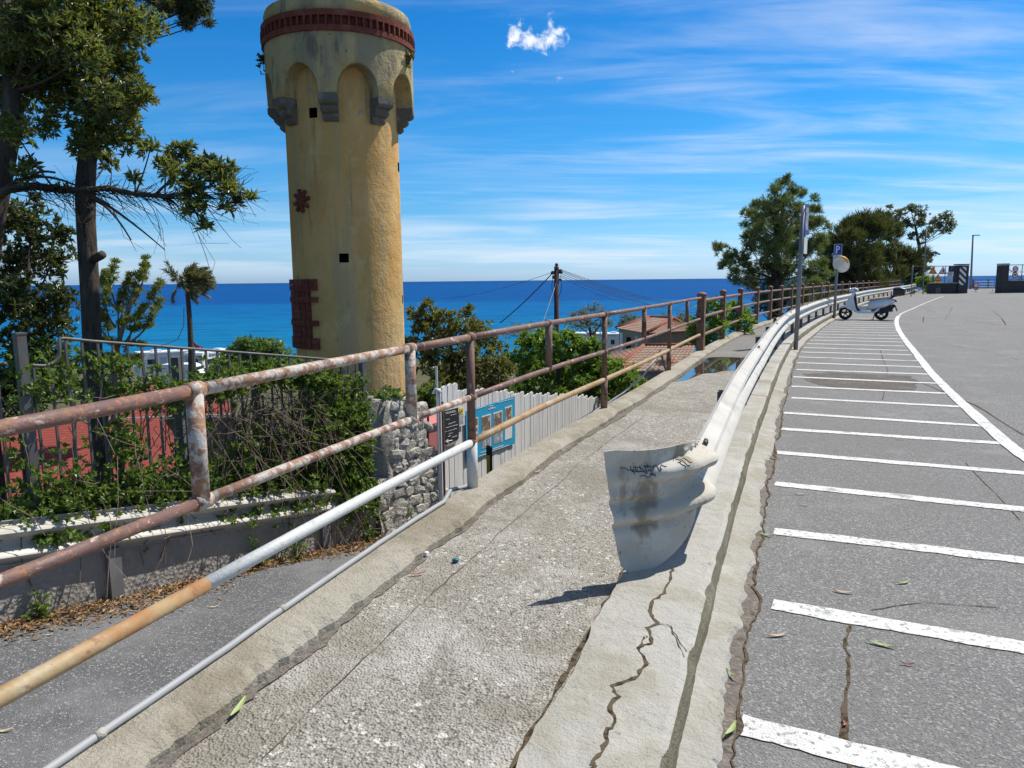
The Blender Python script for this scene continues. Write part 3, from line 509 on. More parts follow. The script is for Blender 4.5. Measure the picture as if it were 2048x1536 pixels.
# ---------------------------------------------------------------- W-beam guard rail on the kerb
gr = thing('guardrail', 'off white W-beam guardrail on the kerb with a bent fishtail end', 'guardrail', edge(XK, np.array([3.62]), -.2, .17)[0])
PROF = [(.170, .010), (.166, -.002), (.150, -.004), (.138, .006), (.122, .045), (.108, .075), (.090, .085), (.072, .077), (.050, .045), (.030, .012), (.012, 0)]
PROF = PROF + [(-z, x) for z, x in PROF[::-1]]
def ztop(y): return np.interp(y, [3.6, 6, 9, 14, 30], [.735, .80, .815, .815, .81])
OB = -.135
def beam_rows(y0, y1, grow=0.):
    yy = np.linspace(y0, y1, max(3, int((y1 - y0) / .25))); return [edge(XK, yy, OB + x + grow, ztop(yy) - .17 + z * (1 + grow * 3)) for z, x in PROF]
def solid(mb, rows, t):                  # give an open sheet a real thickness: rows (a,b,3)
    A = np.asarray(rows, float); du = np.gradient(A, axis=0); dv = np.gradient(A, axis=1); Nn = unit(np.cross(du, dv)); B = A - Nn * t
    a, b = A.shape[:2]; mb.grid(A); mb.grid(B[:, ::-1])
    for L, Q in ((A[0], B[0]), (A[-1], B[-1]), (A[:, 0], B[:, 0]), (A[:, -1], B[:, -1])): mb.grid(np.stack([L, Q], 1))
yj = [3.66, 8.2] + [8.2 + 4.2 * k for k in range(1, 17)]
for i, (a, b) in enumerate(zip(yj[:-1], yj[1:])):
    m = MB(); solid(m, beam_rows(a, b + .16, .004 * (i % 2)), .004); o = m.build('beam', M['galv'], gr, 'auto')
    if i < 8:
        for yy in (a + .06, a + .10):
            for zz in (-.055, .04):
                p = edge(XK, np.array([yy]), OB + .03, ztop(yy) - .17 + .125 - (.04 if zz > 0 else -.01))[0]
                m = MB(); m.lathe([(.001, -.012), (.017, -.008), (.017, .008), (.001, .012)], p, 8, 0); m.build('bolt', M['steel_dark'], o, True)
for k in range(34):
    q = 3.72 + 2.1 * k; p = edge(XK, np.array([q]), -.19, 0)[0]; a = XK(q + .1) - XK(q - .1); ux = unit(np.array([a, .2, 0])); uy = np.array([-ux[1], ux[0], 0])
    m = MB(); ph = .50 if k < 3 else .60; zc_ = .15 + ph / 2; m.box(p + [0, 0, zc_], (.11, .006, ph), ux, uy)
    m.box(p + ux * .052 + uy * .035 + [0, 0, zc_], (.006, .064, ph), ux, uy); m.box(p - ux * .052 + uy * .035 + [0, 0, zc_], (.006, .064, ph), ux, uy)
    o = m.build('post', M['steel_dark' if k else 'grey_post'], gr)
    if k > 4: m = MB(); m.box(p + uy * .06 + [0, 0, .68], (.15, .05, .22), ux, uy); m.build('spacer', M['steel_dark'], gr)
# fishtail end: the beam's profile fades into a flared plate that swings left across the walkway
J = [edge(XK, np.array([3.66]), OB, 0)[0]]
nu, nv = 60, 64; C0 = J[0][:2]; C1 = np.array([.845, 3.40]); C2 = np.array([.42, 3.335])
zs = np.linspace(0, 1, nv); pz = np.array([q[0] for q in PROF])[::-1]; px_ = np.array([q[1] for q in PROF])[::-1]
rows = []
for i in range(nu):
    t = i / (nu - 1.); c = (1 - t)**2 * C0 + 2 * t * (1 - t) * C1 + t * t * C2; d = unit(2 * (1 - t) * (C1 - C0) + 2 * t * (C2 - C1)); nr = np.array([-d[1], d[0]]) * 1.
    # outward = the parking side, which turns to face back along the walkway
    f = np.clip((t - .12) / .86, 0, 1); sm = f * f * (3 - 2 * f)
    top = .735 + .045 * t + .010 * math.sin(t * 6) - .012 * max(0, t - .93) / .07; bot0 = .735 - .34; bot = bot0 - (.235) * np.clip((t - .02) / .78, 0, 1)**.75 + .05 * max(0, t - .93) / .07
    row = []
    for v in zs:
        t_ = t * (1 - .10 * (1 - v)); c = (1 - t_)**2 * C0 + 2 * t_ * (1 - t_) * C1 + t_ * t_ * C2; d = unit(2 * (1 - t_) * (C1 - C0) + 2 * t_ * (C2 - C1)); nr = np.array([-d[1], d[0]])
        z = bot + (top - bot) * v
        zr_ = .565 + (z - (.565 - .03 * sm)) * 1.0; pp = np.interp((zr_ - .565) , pz, px_, left=.0, right=.0)
        amp = 1.12 * (1 - .86 * sm) + .12 * math.exp(-((t - .16) / .1)**2)
        wav = sm * (.022 * math.exp(-((z - .545) / .028)**2) - .020 * math.exp(-((z - .50) / .022)**2) + .020 * math.exp(-((z - .43) / .03)**2) - .022 * math.exp(-((z - .385) / .02)**2)) - .03 * sm * math.sin(v * 3.1) + .006 * math.sin(t * 23 + z * 9) * math.exp(-((z - .66) / .06)**2) + .012 * max(0, .12 - v) / .12 * sm
        o_ = pp * amp + wav
        row.append([c[0] + nr[0] * o_, c[1] + nr[1] * o_, z])
    rows.append(row)
m = MB(); solid(m, np.array(rows), .005); tm_ = m.build('end_terminal', M['galv_dirty'], gr, 'auto')
tr_ = np.array(rows)
def on_term(u, v, lift=.004):            # a point on the plate's outer face
    i, j = min(nu - 2, int(u * (nu - 1))), min(nv - 2, int(v * (nv - 1))); p = tr_[i, j]; n_ = unit(np.cross(tr_[i + 1, j] - p, tr_[i, j + 1] - p)); return p, n_
m = MB()
scr = [[(.93, .86), (.80, .85)], [(.86, .88), (.84, .82), (.83, .88), (.81, .83)], [(.83, .86), (.78, .87), (.80, .83)], [(.79, .88), (.76, .82), (.76, .88), (.73, .84)], [(.75, .87), (.71, .87)], [(.73, .88), (.72, .81)], [(.71, .84), (.68, .87), (.67, .82), (.64, .86), (.61, .85)], [(.80, .80), (.74, .79), (.70, .805), (.74, .82), (.70, .79)], [(.86, .84), (.72, .835)], [(.52, .87), (.48, .88), (.47, .85), (.50, .85)], [(.48, .85), (.46, .80)], [(.45, .87), (.44, .81)], [(.43, .87), (.40, .83)]]
for si_, L in enumerate(scr):
    if si_ == 9: m.build('graffiti', M['black'], tm_); m = MB()
    Q = []
    for (u0, v0), (u1, v1) in zip(L[:-1], L[1:]):
        for t in np.linspace(0, 1, 5): p, n_ = on_term(u0 + (u1 - u0) * t, v0 + (v1 - v0) * t); Q.append(p)
    p, n_ = on_term(*L[0]); sg = 1 if np.dot(n_, -np.array([p[0], p[1] - 0, p[2] - H])) > 0 else -1
    m.tube([q + n_ * sg * (.001 if sg > 0 else .0062) for q in Q], .0017, 5)
m.build('graffiti', M['black'], tm_)
# conduit along the curb's outer edge, then up to the bottom rail
yy = np.arange(-1, 4.45, .12); P = list(edge(XO, yy, .035 + nj(len(yy), .004, 77), .214)) + [edge(XO, np.array([4.62]), -.035, .215)[0], edge(XO, np.array([4.9]), -.05, .16)[0], edge(XO, np.array([5.4]), -.07, .10)[0], edge(XO, np.array([6.6]), -.06, .13)[0], edge(XO, np.array([7.8]), -.05, .16)[0], edge(XO, np.array([8.8]), -.04, .20)[0], edge(XO, np.array([9.7]), -.04, .27)[0], edge(XO, np.array([10.3]), -.03, .40)[0], edge(XO, np.array([10.7]), .0, .50)[0]]
m = MB(); m.tube(P, .0135, 10); hz = m.build('conduit', M['hose'], None, True, P[20]); tag(hz, 'grey plastic conduit lying on the outer edge of the walkway curb', 'conduit')
for q in (2.05, 2.9):
    m = MB(); m.tube(edge(XO, np.array([q, q + .03]), .035, .2145), .0155, 10); m.build('coupling', M['conc'], hz, True)
# ---------------------------------------------------------------- round plastered tower
TC = gd(697, 550, 10.2)[:2]; TZ = lambda px, py: gy(px, py, TC[1] - .8)[2]
vd = unit(np.array([-TC[0], -TC[1]])); va = math.atan2(vd[1], vd[0])     # direction from the axis to the camera
def tp(a, r, z): t = va + R_(a); return np.array([TC[0] + r * math.cos(t), TC[1] + r * math.sin(t), z])   # a>0 : to the right seen from the camera
RS, RT = .738, .955
zA = lambda py: gy(697, py, TC[1] - .85)[2]
Z_SPR, Z_ARCH, Z_B0, Z_B1, Z_TOP = zA(188), zA(126), zA(66), zA(24), zA(-14)
tw = thing('round_tower', 'ochre plastered round turret with arched corbels and a dark brick band', 'tower', (TC[0], TC[1], -1.6))
def cylgrid(mb, r, z0, z1, holes, dz=.25, depth=.16, flare=None):
    th = set(np.arange(-180, 181, 5.)); zs_ = set(np.linspace(z0, z1, int((z1 - z0) / dz)))
    for a0, a1, b0, b1 in holes: th |= {a0, a1}; zs_ |= {b0, b1}
    th = sorted(th); zs_ = sorted(zs_); rr = lambda z: r + (flare(z) if flare else 0)
    V = [tp(a, rr(z), z) for z in zs_ for a in th]; k = len(th); Fc = []
    for i in range(len(zs_) - 1):
        for j in range(k - 1):
            ca, cz = (th[j] + th[j + 1]) / 2, (zs_[i] + zs_[i + 1]) / 2
            if any(h[0] < ca < h[1] and h[2] < cz < h[3] for h in holes): continue
            Fc.append((i * k + j, i * k + j + 1, (i + 1) * k + j + 1, (i + 1) * k + j))
    mb.add(V, Fc)
    for a0, a1, b0, b1 in holes:
        o = [tp(a, rr(z), z) for a, z in ((a0, b0), (a1, b0), (a1, b1), (a0, b1))]; q = [tp(a, rr(z) - depth, z) for a, z in ((a0, b0), (a1, b0), (a1, b1), (a0, b1))]
        mb.add(o + q, [(i, i + 4, (i + 1) % 4 + 4, (i + 1) % 4) for i in range(4)] + [(4, 5, 6, 7)], 1)
def ang(px, py, R=RS):                   # angle on the shaft of a photo column
    r = ray(px, py); o = np.array([-TC[0], -TC[1]]); d = r[:2]; A = d @ d; B = 2 * (o @ d); Cc = o @ o - R * R; D = B * B - 4 * A * Cc
    t = (-B - math.sqrt(max(0, D))) / (2 * A); p = r[:2] * t - TC; a = math.degrees(math.atan2(p[1], p[0]) - va); return (a + 180) % 360 - 180, H + r[2] * t
holes = []
for (x0, y0, x1, y1) in ((618, 216, 635, 235), (678, 507, 698, 525)):
    a0, b1 = ang(x0, y0); a1, b0 = ang(x1, y1); holes.append((min(a0, a1), max(a0, a1), b0, b1))
holes.append((72, 82, zA(325) + .0, zA(304))); holes.append((74, 80, zA(612), zA(594)))
m = MB(); cylgrid(m, RS, -2.2, Z_B0 - .2, holes, flare=lambda z: .035 * np.clip((.6 - z) / 2.5, 0, 1)); m.build('shaft', [M['ochre'], M['hole']], tw, True)
CA = [-10 + 45 * k for k in range(8)]; hw = 6.5
def zbot(a):
    x = ((a + 10) % 45) - 22.5; w_ = 22.5 - hw
    if abs(x) >= w_: return Z_SPR
    return Z_SPR + (Z_ARCH - Z_SPR) * math.sqrt(1 - (x / w_)**2)
tha = np.unique(np.concatenate([np.arange(-180, 180.1, 1.5), np.array([-10 + 45 * k + s for k in range(-4, 5) for s in (-hw, hw, -hw - .4, hw + .4, -hw - 1.2, hw + 1.2)])])); tha = tha[(tha >= -180) & (tha <= 180)]
m = MB(); rows = []
for a in tha:
    zb = zbot(a); rows.append([tp(a, RS - .02, zb)] + [tp(a, RT - .012, zb)] + [tp(a, RT, zb + (Z_B0 + .02 - zb) * t) for t in (.04, .3, .6, 1)])
m.grid(rows); m.build('arcade', M['ochre_top'], tw, 'auto')
for a in CA:
    z0 = Z_SPR; zl = zA(240) - z0
    prof = [(RS - .05, z0), (RT + .004, z0), (RT + .004, z0 + zl * .25), (RT - .02, z0 + zl * .36), (RT - .075, z0 + zl * .42), (RT - .07, z0 + zl * .55), (RT - .10, z0 + zl * .66), (RT - .145, z0 + zl * .71), (RT - .14, z0 + zl * .86), (RT - .18, z0 + zl * .97), (RS - .05, z0 + zl)]
    dth = hw + .6; n = len(prof); A = [tp(a - dth * RT / r_ if False else a - dth, r_, z) for r_, z in prof]; B = [tp(a + dth, r_, z) for r_, z in prof]
    m = MB(); m.add(A + B, [tuple(range(n)), tuple(range(2 * n - 1, n - 1, -1))] + [(i, i + n, (i + 1) % n + n, (i + 1) % n) for i in range(n)]); m.build('corbel', M['corbel'], tw)
m = MB(); rb = RT + .03
m.lathe([(RT - .05, Z_B0), (rb, Z_B0), (rb, Z_B0 + (Z_B1 - Z_B0) * .28), (RT - .02, Z_B0 + (Z_B1 - Z_B0) * .285), (RT - .02, Z_B0 + (Z_B1 - Z_B0) * .715), (rb, Z_B0 + (Z_B1 - Z_B0) * .72), (rb, Z_B1), (RT - .05, Z_B1)], (TC[0], TC[1], 0), 72)
for a in np.arange(-180, 180, 5.2):
    u = tp(a, 1, 0) - tp(a, 0, 0); t_ = np.array([-u[1], u[0], 0]); m.box(tp(a, RT - .0, (Z_B0 + Z_B1) / 2), (.075, .018, (Z_B1 - Z_B0) * .43), u, t_)
m.build('brick_band', M['brick'], tw)
m = MB(); m.lathe([(RT - .1, Z_B1 - .02), (RT - .01, Z_B1 - .01), (RT - .012, Z_TOP - .08), (RT - .03, Z_TOP - .03), (RT - .09, Z_TOP), (RT - .30, Z_TOP + .02), (RT - .32, Z_TOP - .3)], (TC[0], TC[1], 0), 72); m.build('parapet', M['ochre_top'], tw, True)
ca, cz = ang(604, 402); m = MB()
for k in range(8):
    t = k * math.pi / 4 + .2
    for s_ in (.085,):
        dx, dz = math.cos(t) * s_, math.sin(t) * s_; a_ = ca + math.degrees(dx / RS); u = tp(a_, 1, 0) - tp(a_, 0, 0); tg = np.array([-u[1], u[0], 0]); rad = unit(tg * math.cos(t) + np.array([0, 0, math.sin(t)])); m.box(tp(a_, RS + .008, cz + dz), (.05, .125, .042), u, rad, np.cross(u, rad))
a_ = ca; u = tp(a_, 1, 0) - tp(a_, 0, 0); m.box(tp(a_, RS + .012, cz), (.05, .07, .07), u, np.array([-u[1], u[0], 0])); m.build('brick_star', M['brick'], tw)
m = MB(); z1 = ang(612, 558)[1]; z0 = ang(612, 698)[1]; nb = 12; a0 = ang(592, 620)[0]
for i in range(nb):
    zc = z0 + (z1 - z0) * (i + .5) / nb; wide = i in (0, 1, 4, 8, 10, 11); hgt = (z1 - z0) / nb * .93; ae = ang(637 if wide else 621, 620)[0]; pr = .035 if wide else .022
    for aa in np.arange(-88, ae, 8.):
        mid = min(aa + 4, ae - .5); half = min(8., ae - aa) * R_(1) * RS * .49
        u = tp(mid, 1, 0) - tp(mid, 0, 0); m.box(tp(mid, RS - .02 + pr / 2 + (.0 if not (aa > -60 and not wide and aa < -48) else -.012), zc), (.07 + pr, half * 2, hgt), u, np.array([-u[1], u[0], 0]))
m.build('brick_quoin', M['brick'], tw)
for (px, py, lb, k) in ((824, 86, 'small wild plant rooted in the brick band on the sunlit side of the tower', 34), (530, 104, 'small dark weed under the brick band on the shaded side of the tower', 18)):
    a_, z_ = (62, zA(78)) if px > 700 else (-84, zA(84)); b_ = tp(a_, RT + .02, z_); m = MB(); n = 26
    tips = b_ + rng.normal(size=(n, 3)) * [.03, .03, .055] + [0, 0, -.06]; m.add(*rosettes(tips, unit(rng.normal(size=(n, 3)) + [0, 0, .3]), 6, .05, .025)); st = MB()
    for t_ in tips[::2]: st.tube([b_, (b_ + t_) / 2 + [0, 0, .02], t_], .004, 4)
    pw = m.build('wall_plant', M['lf_olive' if px > 700 else 'lf_dark'], None, False, b_); tag(pw, lb, 'plant'); st.build('stem', M['twig_dry'], pw)
# ---------------------------------------------------------------- the low side of the ramp: walls, fence, vines
def wall_depth(px):
    m = (px - 1024) / F; return 6 + (-2.935 - 6 * m) / (m - .578)
WP = lambda px, py: gd(px, py, wall_depth(px))
B0, B1 = np.array([-3.505, 4.771, -.739]), np.array([-1.656, 7.927, -1.296])      # foot of the wall, photo columns 0 and 730
wd_ = B1 - B0; wl = math.hypot(wd_[0], wd_[1]); wu = np.array([wd_[0], wd_[1], 0]) / wl; wn = np.array([wu[1], -wu[0], 0]); wsl = wd_[2] / wl
wp = lambda s, h, o=0.: B0 + wu * s + wn * o + np.array([0, 0, wsl * s + h])        # s along, h above the wall foot, o out towards the ramp
def ws(px, py): p = WP(px, py); return (p - B0) @ wu
s_end = ws(765, 1090)
rw = MB(); ss = np.arange(-6, s_end + .01, .12); k = len(ss)
rw.grid(np.stack([np.array([wp(s, -.15, .012) for s in ss]), np.array([wp(s, .3, .006 + .008 * math.sin(s * 5)) for s in ss]), np.array([wp(s, .60, 0) for s in ss]), np.array([wp(s, .615, -.02) for s in ss]), np.array([wp(s, .615, -.25) for s in ss]), np.array([wp(s, -1.6, -.25) for s in ss])], 1)[:, ::-1]); rw.box(wp(s_end + .0, .1, -.125), (.02, .26, 1.1), wu, wn)
o = rw.build('retaining_wall', M['plaster'], None, False, wp(2, 0)); tag(o, 'low rough grey plastered wall along the ramp under the iron fence', 'wall')
# guard rail of the ramp
g2 = thing('ramp_guardrail', 'white W-beam guardrail along the plastered wall of the ramp, overgrown by vines', 'guardrail', wp(1, 0, .1))
P2 = [(z * .92, x) for z, x in PROF]
sE = ws(655, 1000)
def rb(s0, s1): return [[wp(s, (.545 - .012 * (s - 2)) + z, .008 + x) for s in np.linspace(s0, s1, 30)] for z, x in P2]
for a, b in ((-6, -1.2), (-1.25, sE)):
    m = MB(); solid(m, np.array(rb(a, b)), .004); m.build('beam', M['galv'], g2, 'auto')
for s in (-4, -1.6, .8, sE - .12):
    m = MB(); m.box(wp(s, .20, .03), (.10, .05, .42), wu, wn); m.build('post', M['grey_post'], g2)
# iron fence on the wall
fn = thing('iron_fence', 'grey iron bar fence on the ramp wall with a swept top rail', 'fence', wp(1.5, .61, -.1))
FT = lambda s: 1.87 - .0 * s                       # top rail height above the wall foot
sp = ws(66, 900)
for s in (sp, sp - 2.4, ws(728, 800)):
    m = MB(); m.box(wp(s, .6 + .70, -.1), (.062, .062, 1.42), wu, wn); m.box(wp(s, 2.015, -.1), (.07, .07, .012), wu, wn); m.build('post', M['iron'], fn)
m = MB(); cv = [wp(s, 1.80, -.1) for s in np.linspace(-6, sp - 2.45, 12)] + [wp(sp - 2.4 + 2.3 * t, 1.80 - .02 * math.sin(t * 3.1), -.1) for t in np.linspace(.03, 1, 10)]; m.tube(cv, .013, 6)
cv = [wp(sp, 1.80, -.1), wp(sp + .10, 1.795, -.1)] + [wp(sp + .13 + .13 * math.sin(t), 1.92 - .125 * math.cos(t), -.1) for t in np.linspace(0, 1.5, 8)] + [wp(sp + .27, 2.0, -.1), wp(sp + .3, 2.005, -.1)] + [wp(s, 2.0, -.1) for s in np.linspace(sp + .5, ws(728, 800), 12)]; m.tube(cv, .013, 6); m.build('top_rail', M['iron'], fn, True)
m = MB(); m.tube([wp(s, .70, -.1) for s in np.linspace(-6, ws(728, 800), 30)], .012, 6); m.build('bottom_rail', M['iron'], fn, True)
s = -5.0; nb_ = 0
while s < ws(728, 800) and nb_ < 90:
    if min(abs(s - q) for q in (sp, sp - 2.4)) > .06:
        top = 1.99 if s > sp + .28 else 1.78; m = MB(); m.box(wp(s, (.62 + top) / 2, -.1), (.016, .016, top - .62), wu, wn); m.build('bar', M['iron'], fn); nb_ += 1
    s += .118
# vines: leafy sheets over the fence, thick at the far end, trailing over the guard rail
def vine(name, label, spots, lm, L, W, k=5, stems=0, dry=None, seed=0):
    root = thing(name, label, 'vine', wp(spots[0][0], .6, -.1)); T = []; O = []
    for (s, hgt, rs, rh, ro, n) in spots:
        q = rng.normal(size=(n, 3)) * .55
        for a in q:
            if np.linalg.norm(a) > 1.5: continue
            T.append(wp(s + a[0] * rs, hgt + a[1] * rh, -.08 + a[2] * ro)); O.append(wn * rng.uniform(.2, 1) + np.array([0, 0, rng.uniform(.1, 1)]) + rng.normal(size=3) * .4)
    m = MB(); m.add(*rosettes(np.array(T), unit(np.array(O)), k, L, W, (.5, 1.4))); m.build('foliage', lm, root)
    st = MB(); T = np.array(T)
    for i in rng.integers(0, len(T), stems):
        p = T[i]; b = p + wu * rng.normal() * .25 + [0, 0, -rng.uniform(.2, .7)]; st.tube([p, (p + b) / 2 + rng.normal(size=3) * .05, b], .005, 4)
    if dry:
        for (s, hgt, rs, rh, n) in dry:
            for _ in range(n):
                a = wp(s + rng.normal() * rs, hgt + rng.normal() * rh, -.04 + rng.normal() * .07); P = [a]
                dr = np.array([rng.normal() * .6, rng.normal() * .3, -abs(rng.normal()) - .2])
                for _k in range(4): dr = dr + rng.normal(size=3) * .5; P.append(P[-1] + wu * dr[0] * .07 + wn * dr[1] * .06 + np.array([0, 0, dr[2] * .075]))
                st.tube(P, .0035, 3, cap=False)
    if stems or dry: st.build('stems', M['twig_dry'], root)
    return root
S_ = lambda px: ws(px, 900)
vine('climbing_vine', 'thick green vine with dry brown tangle covering the far half of the iron fence', [(S_(680), 1.3, .3, .5, .16, 420), (S_(700), .75, .22, .5, .2, 300), (S_(630), 1.80, .45, .13, .16, 280), (S_(525), 1.80, .45, .12, .14, 240), (S_(600), .72, .55, .22, .17, 330), (S_(470), .75, .45, .2, .15, 230), (S_(690), .4, .28, .25, .2, 160), (S_(560), 1.0, .6, .35, .12, 220), (S_(430), 1.64, .3, .12, .12, 120), (S_(722), 1.2, .10, .5, .16, 240), (S_(725), .5, .12, .45, .16, 160), (S_(640), 1.2, .4, .4, .15, 520), (S_(560), .95, .5, .35, .12, 320), (S_(480), 1.0, .3, .35, .1, 120), (S_(695), 1.0, .25, .6, .18, 320), (S_(660), .8, .4, .35, .18, 260), (S_(480), .5, .35, .06, .24, 90), (S_(560), .52, .35, .06, .24, 90)], M['lf_ivy'], .05, .03, 8, 60,
     [(S_(540), 1.5, .35, .15, 230), (S_(620), 1.45, .2, .2, 150), (S_(470), 1.3, .2, .3, 40), (S_(690), .5, .2, .2, 60), (S_(560), 1.0, .3, .3, 70), (S_(690), .15, .16, .15, 60)])
vine('creeping_vine', 'sparser vine with yellow green leaves climbing the near half of the iron fence', [(S_(300), .8, .35, .25, .14, 170), (S_(245), 1.2, .14, .45, .12, 110), (S_(330), 1.62, .35, .16, .1, 150), (S_(370), .8, .3, .3, .14, 260), (S_(150), .85, .4, .25, .14, 200), (S_(270), .75, .4, .2, .14, 180), (S_(60), .75, .45, .15, .16, 170), (S_(120), 1.65, .3, .18, .1, 50), (S_(230), 1.82, .25, .1, .1, 60), (S_(20), 1.0, .3, .4, .12, 50), (S_(100), .56, .4, .05, .26, 110), (S_(270), .36, .03, .16, .06, 26), (S_(400), 1.2, .12, .5, .1, 60), (S_(180), .8, .5, .3, .1, 60)], M['lf_ivy'], .045, .028, 7, 50,
     [(S_(130), 1.1, .6, .3, 45), (S_(330), 1.2, .4, .3, 60)])
# weeds at the foot of the wall
for (px, py, lb, n, sz) in ((578, 1130, 'tall green weed at the foot of the ramp wall below the guardrail end', 26, .18), (505, 1140, 'low weed clump in the leaf litter under the ramp guardrail', 22, .12), (70, 1245, 'small weed tuft in the litter at the near end of the ramp wall', 26, .09), (722, 1062, 'bright weed at the corner where the stone wall meets the ramp', 22, .13), (815, 1035, 'weed growing from the foot of the stone wall by the curb', 24, .16)):
    b = WP(px, py) + wn * .1; b[2] = zr(b[0], b[1]); T = b + np.abs(rng.normal(size=(n, 3))) * [.0, .0, sz] + rng.normal(size=(n, 3)) * [sz * .4, sz * .4, .01]; m = MB(); m.add(*rosettes(T, unit(rng.normal(size=(n, 3)) * .5 + [0, 0, 1]), 6, .045, .02))
    for t in T: m.tube([b, (b + t) / 2, t], .003, 3)
    tag(m.build('weed', M['lf_ivy'], None, False, b), lb, 'weed')
n = 5200; s = rng.uniform(-3, s_end, n); o_ = .03 + np.abs(rng.normal(size=n)) * .13 * (1 + .5 * np.sin(s * 2.1)); P = np.array([wp(a, 0, b) for a, b in zip(s, o_)]); P[:, 2] = zr(P[:, 0], P[:, 1]) + rng.uniform(.003, .03, n)
m = MB(); m.add(*leaves(P, rng.normal(size=(n, 3)) * [1, 1, .25], rng.normal(size=(n, 3)) * .35 + [0, 0, 1], rng.uniform(.03, .085, n), rng.uniform(.01, .026, n))); o = m.build('leaf_litter', M['litter']); tag(o, 'drift of brown dry leaves along the foot of the ramp wall', 'leaves', kind='stuff')
# rubble stone wall under the tower
sw0, sw1 = ws(752, 1060), ws(872, 1040); swl = sw1 - sw0
stw = thing('stone_wall', 'broken rubble stone wall beside the tower foot', 'wall', wp((sw0 + sw1) / 2, 0))
def htop(t): return np.interp(t, [0, .12, .16, .50, .62, .70, .80, 1], [.62, .72, 1.55, 1.60, 1.55, 1.50, 1.0, .92]) + .03 * math.sin(t * 40)
m = MB(); T = np.linspace(0, 1, 26)
m.grid([[wp(sw0 + swl * t, -.3 + (htop(t) + .3) * v, -.0 + .062 + .02 * math.sin(t * 31 + v * 17)) for t in T] for v in np.linspace(0, 1, 16)] + [[wp(sw0 + swl * t, htop(t), -.4) for t in T], [wp(sw0 + swl * t, -.4, -.4) for t in T]])
m.build('mortar', M['mortar'], stw, True)
import bmesh
def rock(mb, c, size, seed):
    r = np.random.default_rng(seed); b = bmesh.new(); bmesh.ops.create_icosphere(b, subdivisions=2, radius=1); V = np.array([v.co[:] for v in b.verts]); Fc = [[v.index for v in f.verts] for f in b.faces]; b.free()
    V = np.sign(V) * np.abs(V)**.42; V *= 1 + r.normal(size=(len(V), 1)) * .06; V = V * np.array(size) / 2; a = r.normal() * .25
    W = c + V[:, :1] * (wu * math.cos(a) + np.array([0, 0, math.sin(a)])) + V[:, 2:] * (np.array([0, 0, math.cos(a)]) - wu * math.sin(a)) + V[:, 1:2] * wn; mb.add(W, Fc)
m = MB(); q = 0
zz_ = -.12
while zz_ < 1.62:
    t = rng.uniform(0, .05); hh = rng.uniform(.07, .15)
    while t < 1:
        ww = rng.uniform(.08, .30)
        if zz_ + hh * .5 < htop(min(1, t)) - .02 and rng.random() < .93: rock(m, wp(sw0 + swl * t + ww / 2, zz_ + hh / 2 + rng.normal() * .012, .015), (ww, .10 + rng.uniform(0, .07), hh * 1.02), q)
        t += (ww + .008) / swl; q += 1
    zz_ += hh + .002
so_ = m.build('stones', M['stone'], stw); so_['kind'] = 'stuff'
n = 60; b = wp(sw0 + swl * .35, 1.62, -.1); T = b + rng.normal(size=(n, 3)) * [.09, .09, .04]; m = MB(); m.add(*rosettes(T, unit(rng.normal(size=(n, 3)) * .5 + [0, 0, 1]), 6, .06, .035)); tag(m.build('wall_plant', M['lf_green'], None, False, b), 'green plant growing on top of the rubble stone wall', 'plant')
# pink shed, gate post, leaning plank
pk = thing('pink_shed', 'pink clad shed wall behind the stone wall and gate post', 'shed', gd(868, 990, 11.6))
c = gd(862, 930, 11.8); m = MB(); m.box([c[0], c[1] + .3, -1.95], (1.25, .6, 2.5), wu, wn * -1); m.build('wall', M['pink'], pk)
m = MB(); m.box([c[0], c[1] + .3, -.66], (1.3, .66, .05), wu, -wn); m.build('coping', M['pink'], pk)
FS = np.array([-.88, 9.25, 0]); fd = unit(np.array([.40, 1.0, 0])); fnn = np.array([fd[1], -fd[0], 0])
FTOP = lambda k: .17 - .166 * k; fp = lambda k, z, o=0.: FS + fd * k + fnn * o + np.array([0, 0, z])
gp = gd(882, 1000, 9.35); m = MB(); m.box([gp[0], gp[1], -.72], (.055, .07, 1.9)); gpo = m.build('gate_post', M['white'], None, False, [gp[0], gp[1], -1.6]); tag(gpo, 'slim white gate post with a thin rod at the near end of the plank fence', 'post')
m = MB(); m.tube([[gp[0] - .012, gp[1] - .05, -.6], [gp[0] - .012, gp[1] - .05, .52], [gp[0] - .05, gp[1] - .05, .50]], .014, 8); m.build('rod', M['white'], gpo); m = MB(); m.tube([[gp[0] + .05, gp[1] - .045, -1.6], [gp[0] + .05, gp[1] - .045, .08]], .016, 8); m.build('hinge_rod', M['post_brown'], gpo); m = MB(); m.tube([[gp[0] + .04, gp[1] - .05, .2], [gp[0] - .03, gp[1] - .06, .25], [gp[0] - .06, gp[1] - .05, .18]], .018, 6); m.build('latch', M['white'], gpo)
a = gd(868, 1010, 9.2); b = gd(861, 955, 9.25); m = MB(); m.tube([a + [0, 0, -.15], b], .022, 4); tag(m.build('leaning_board', M['orange'], None, False, a), 'narrow orange board leaning between the stone wall and the gate post', 'board')
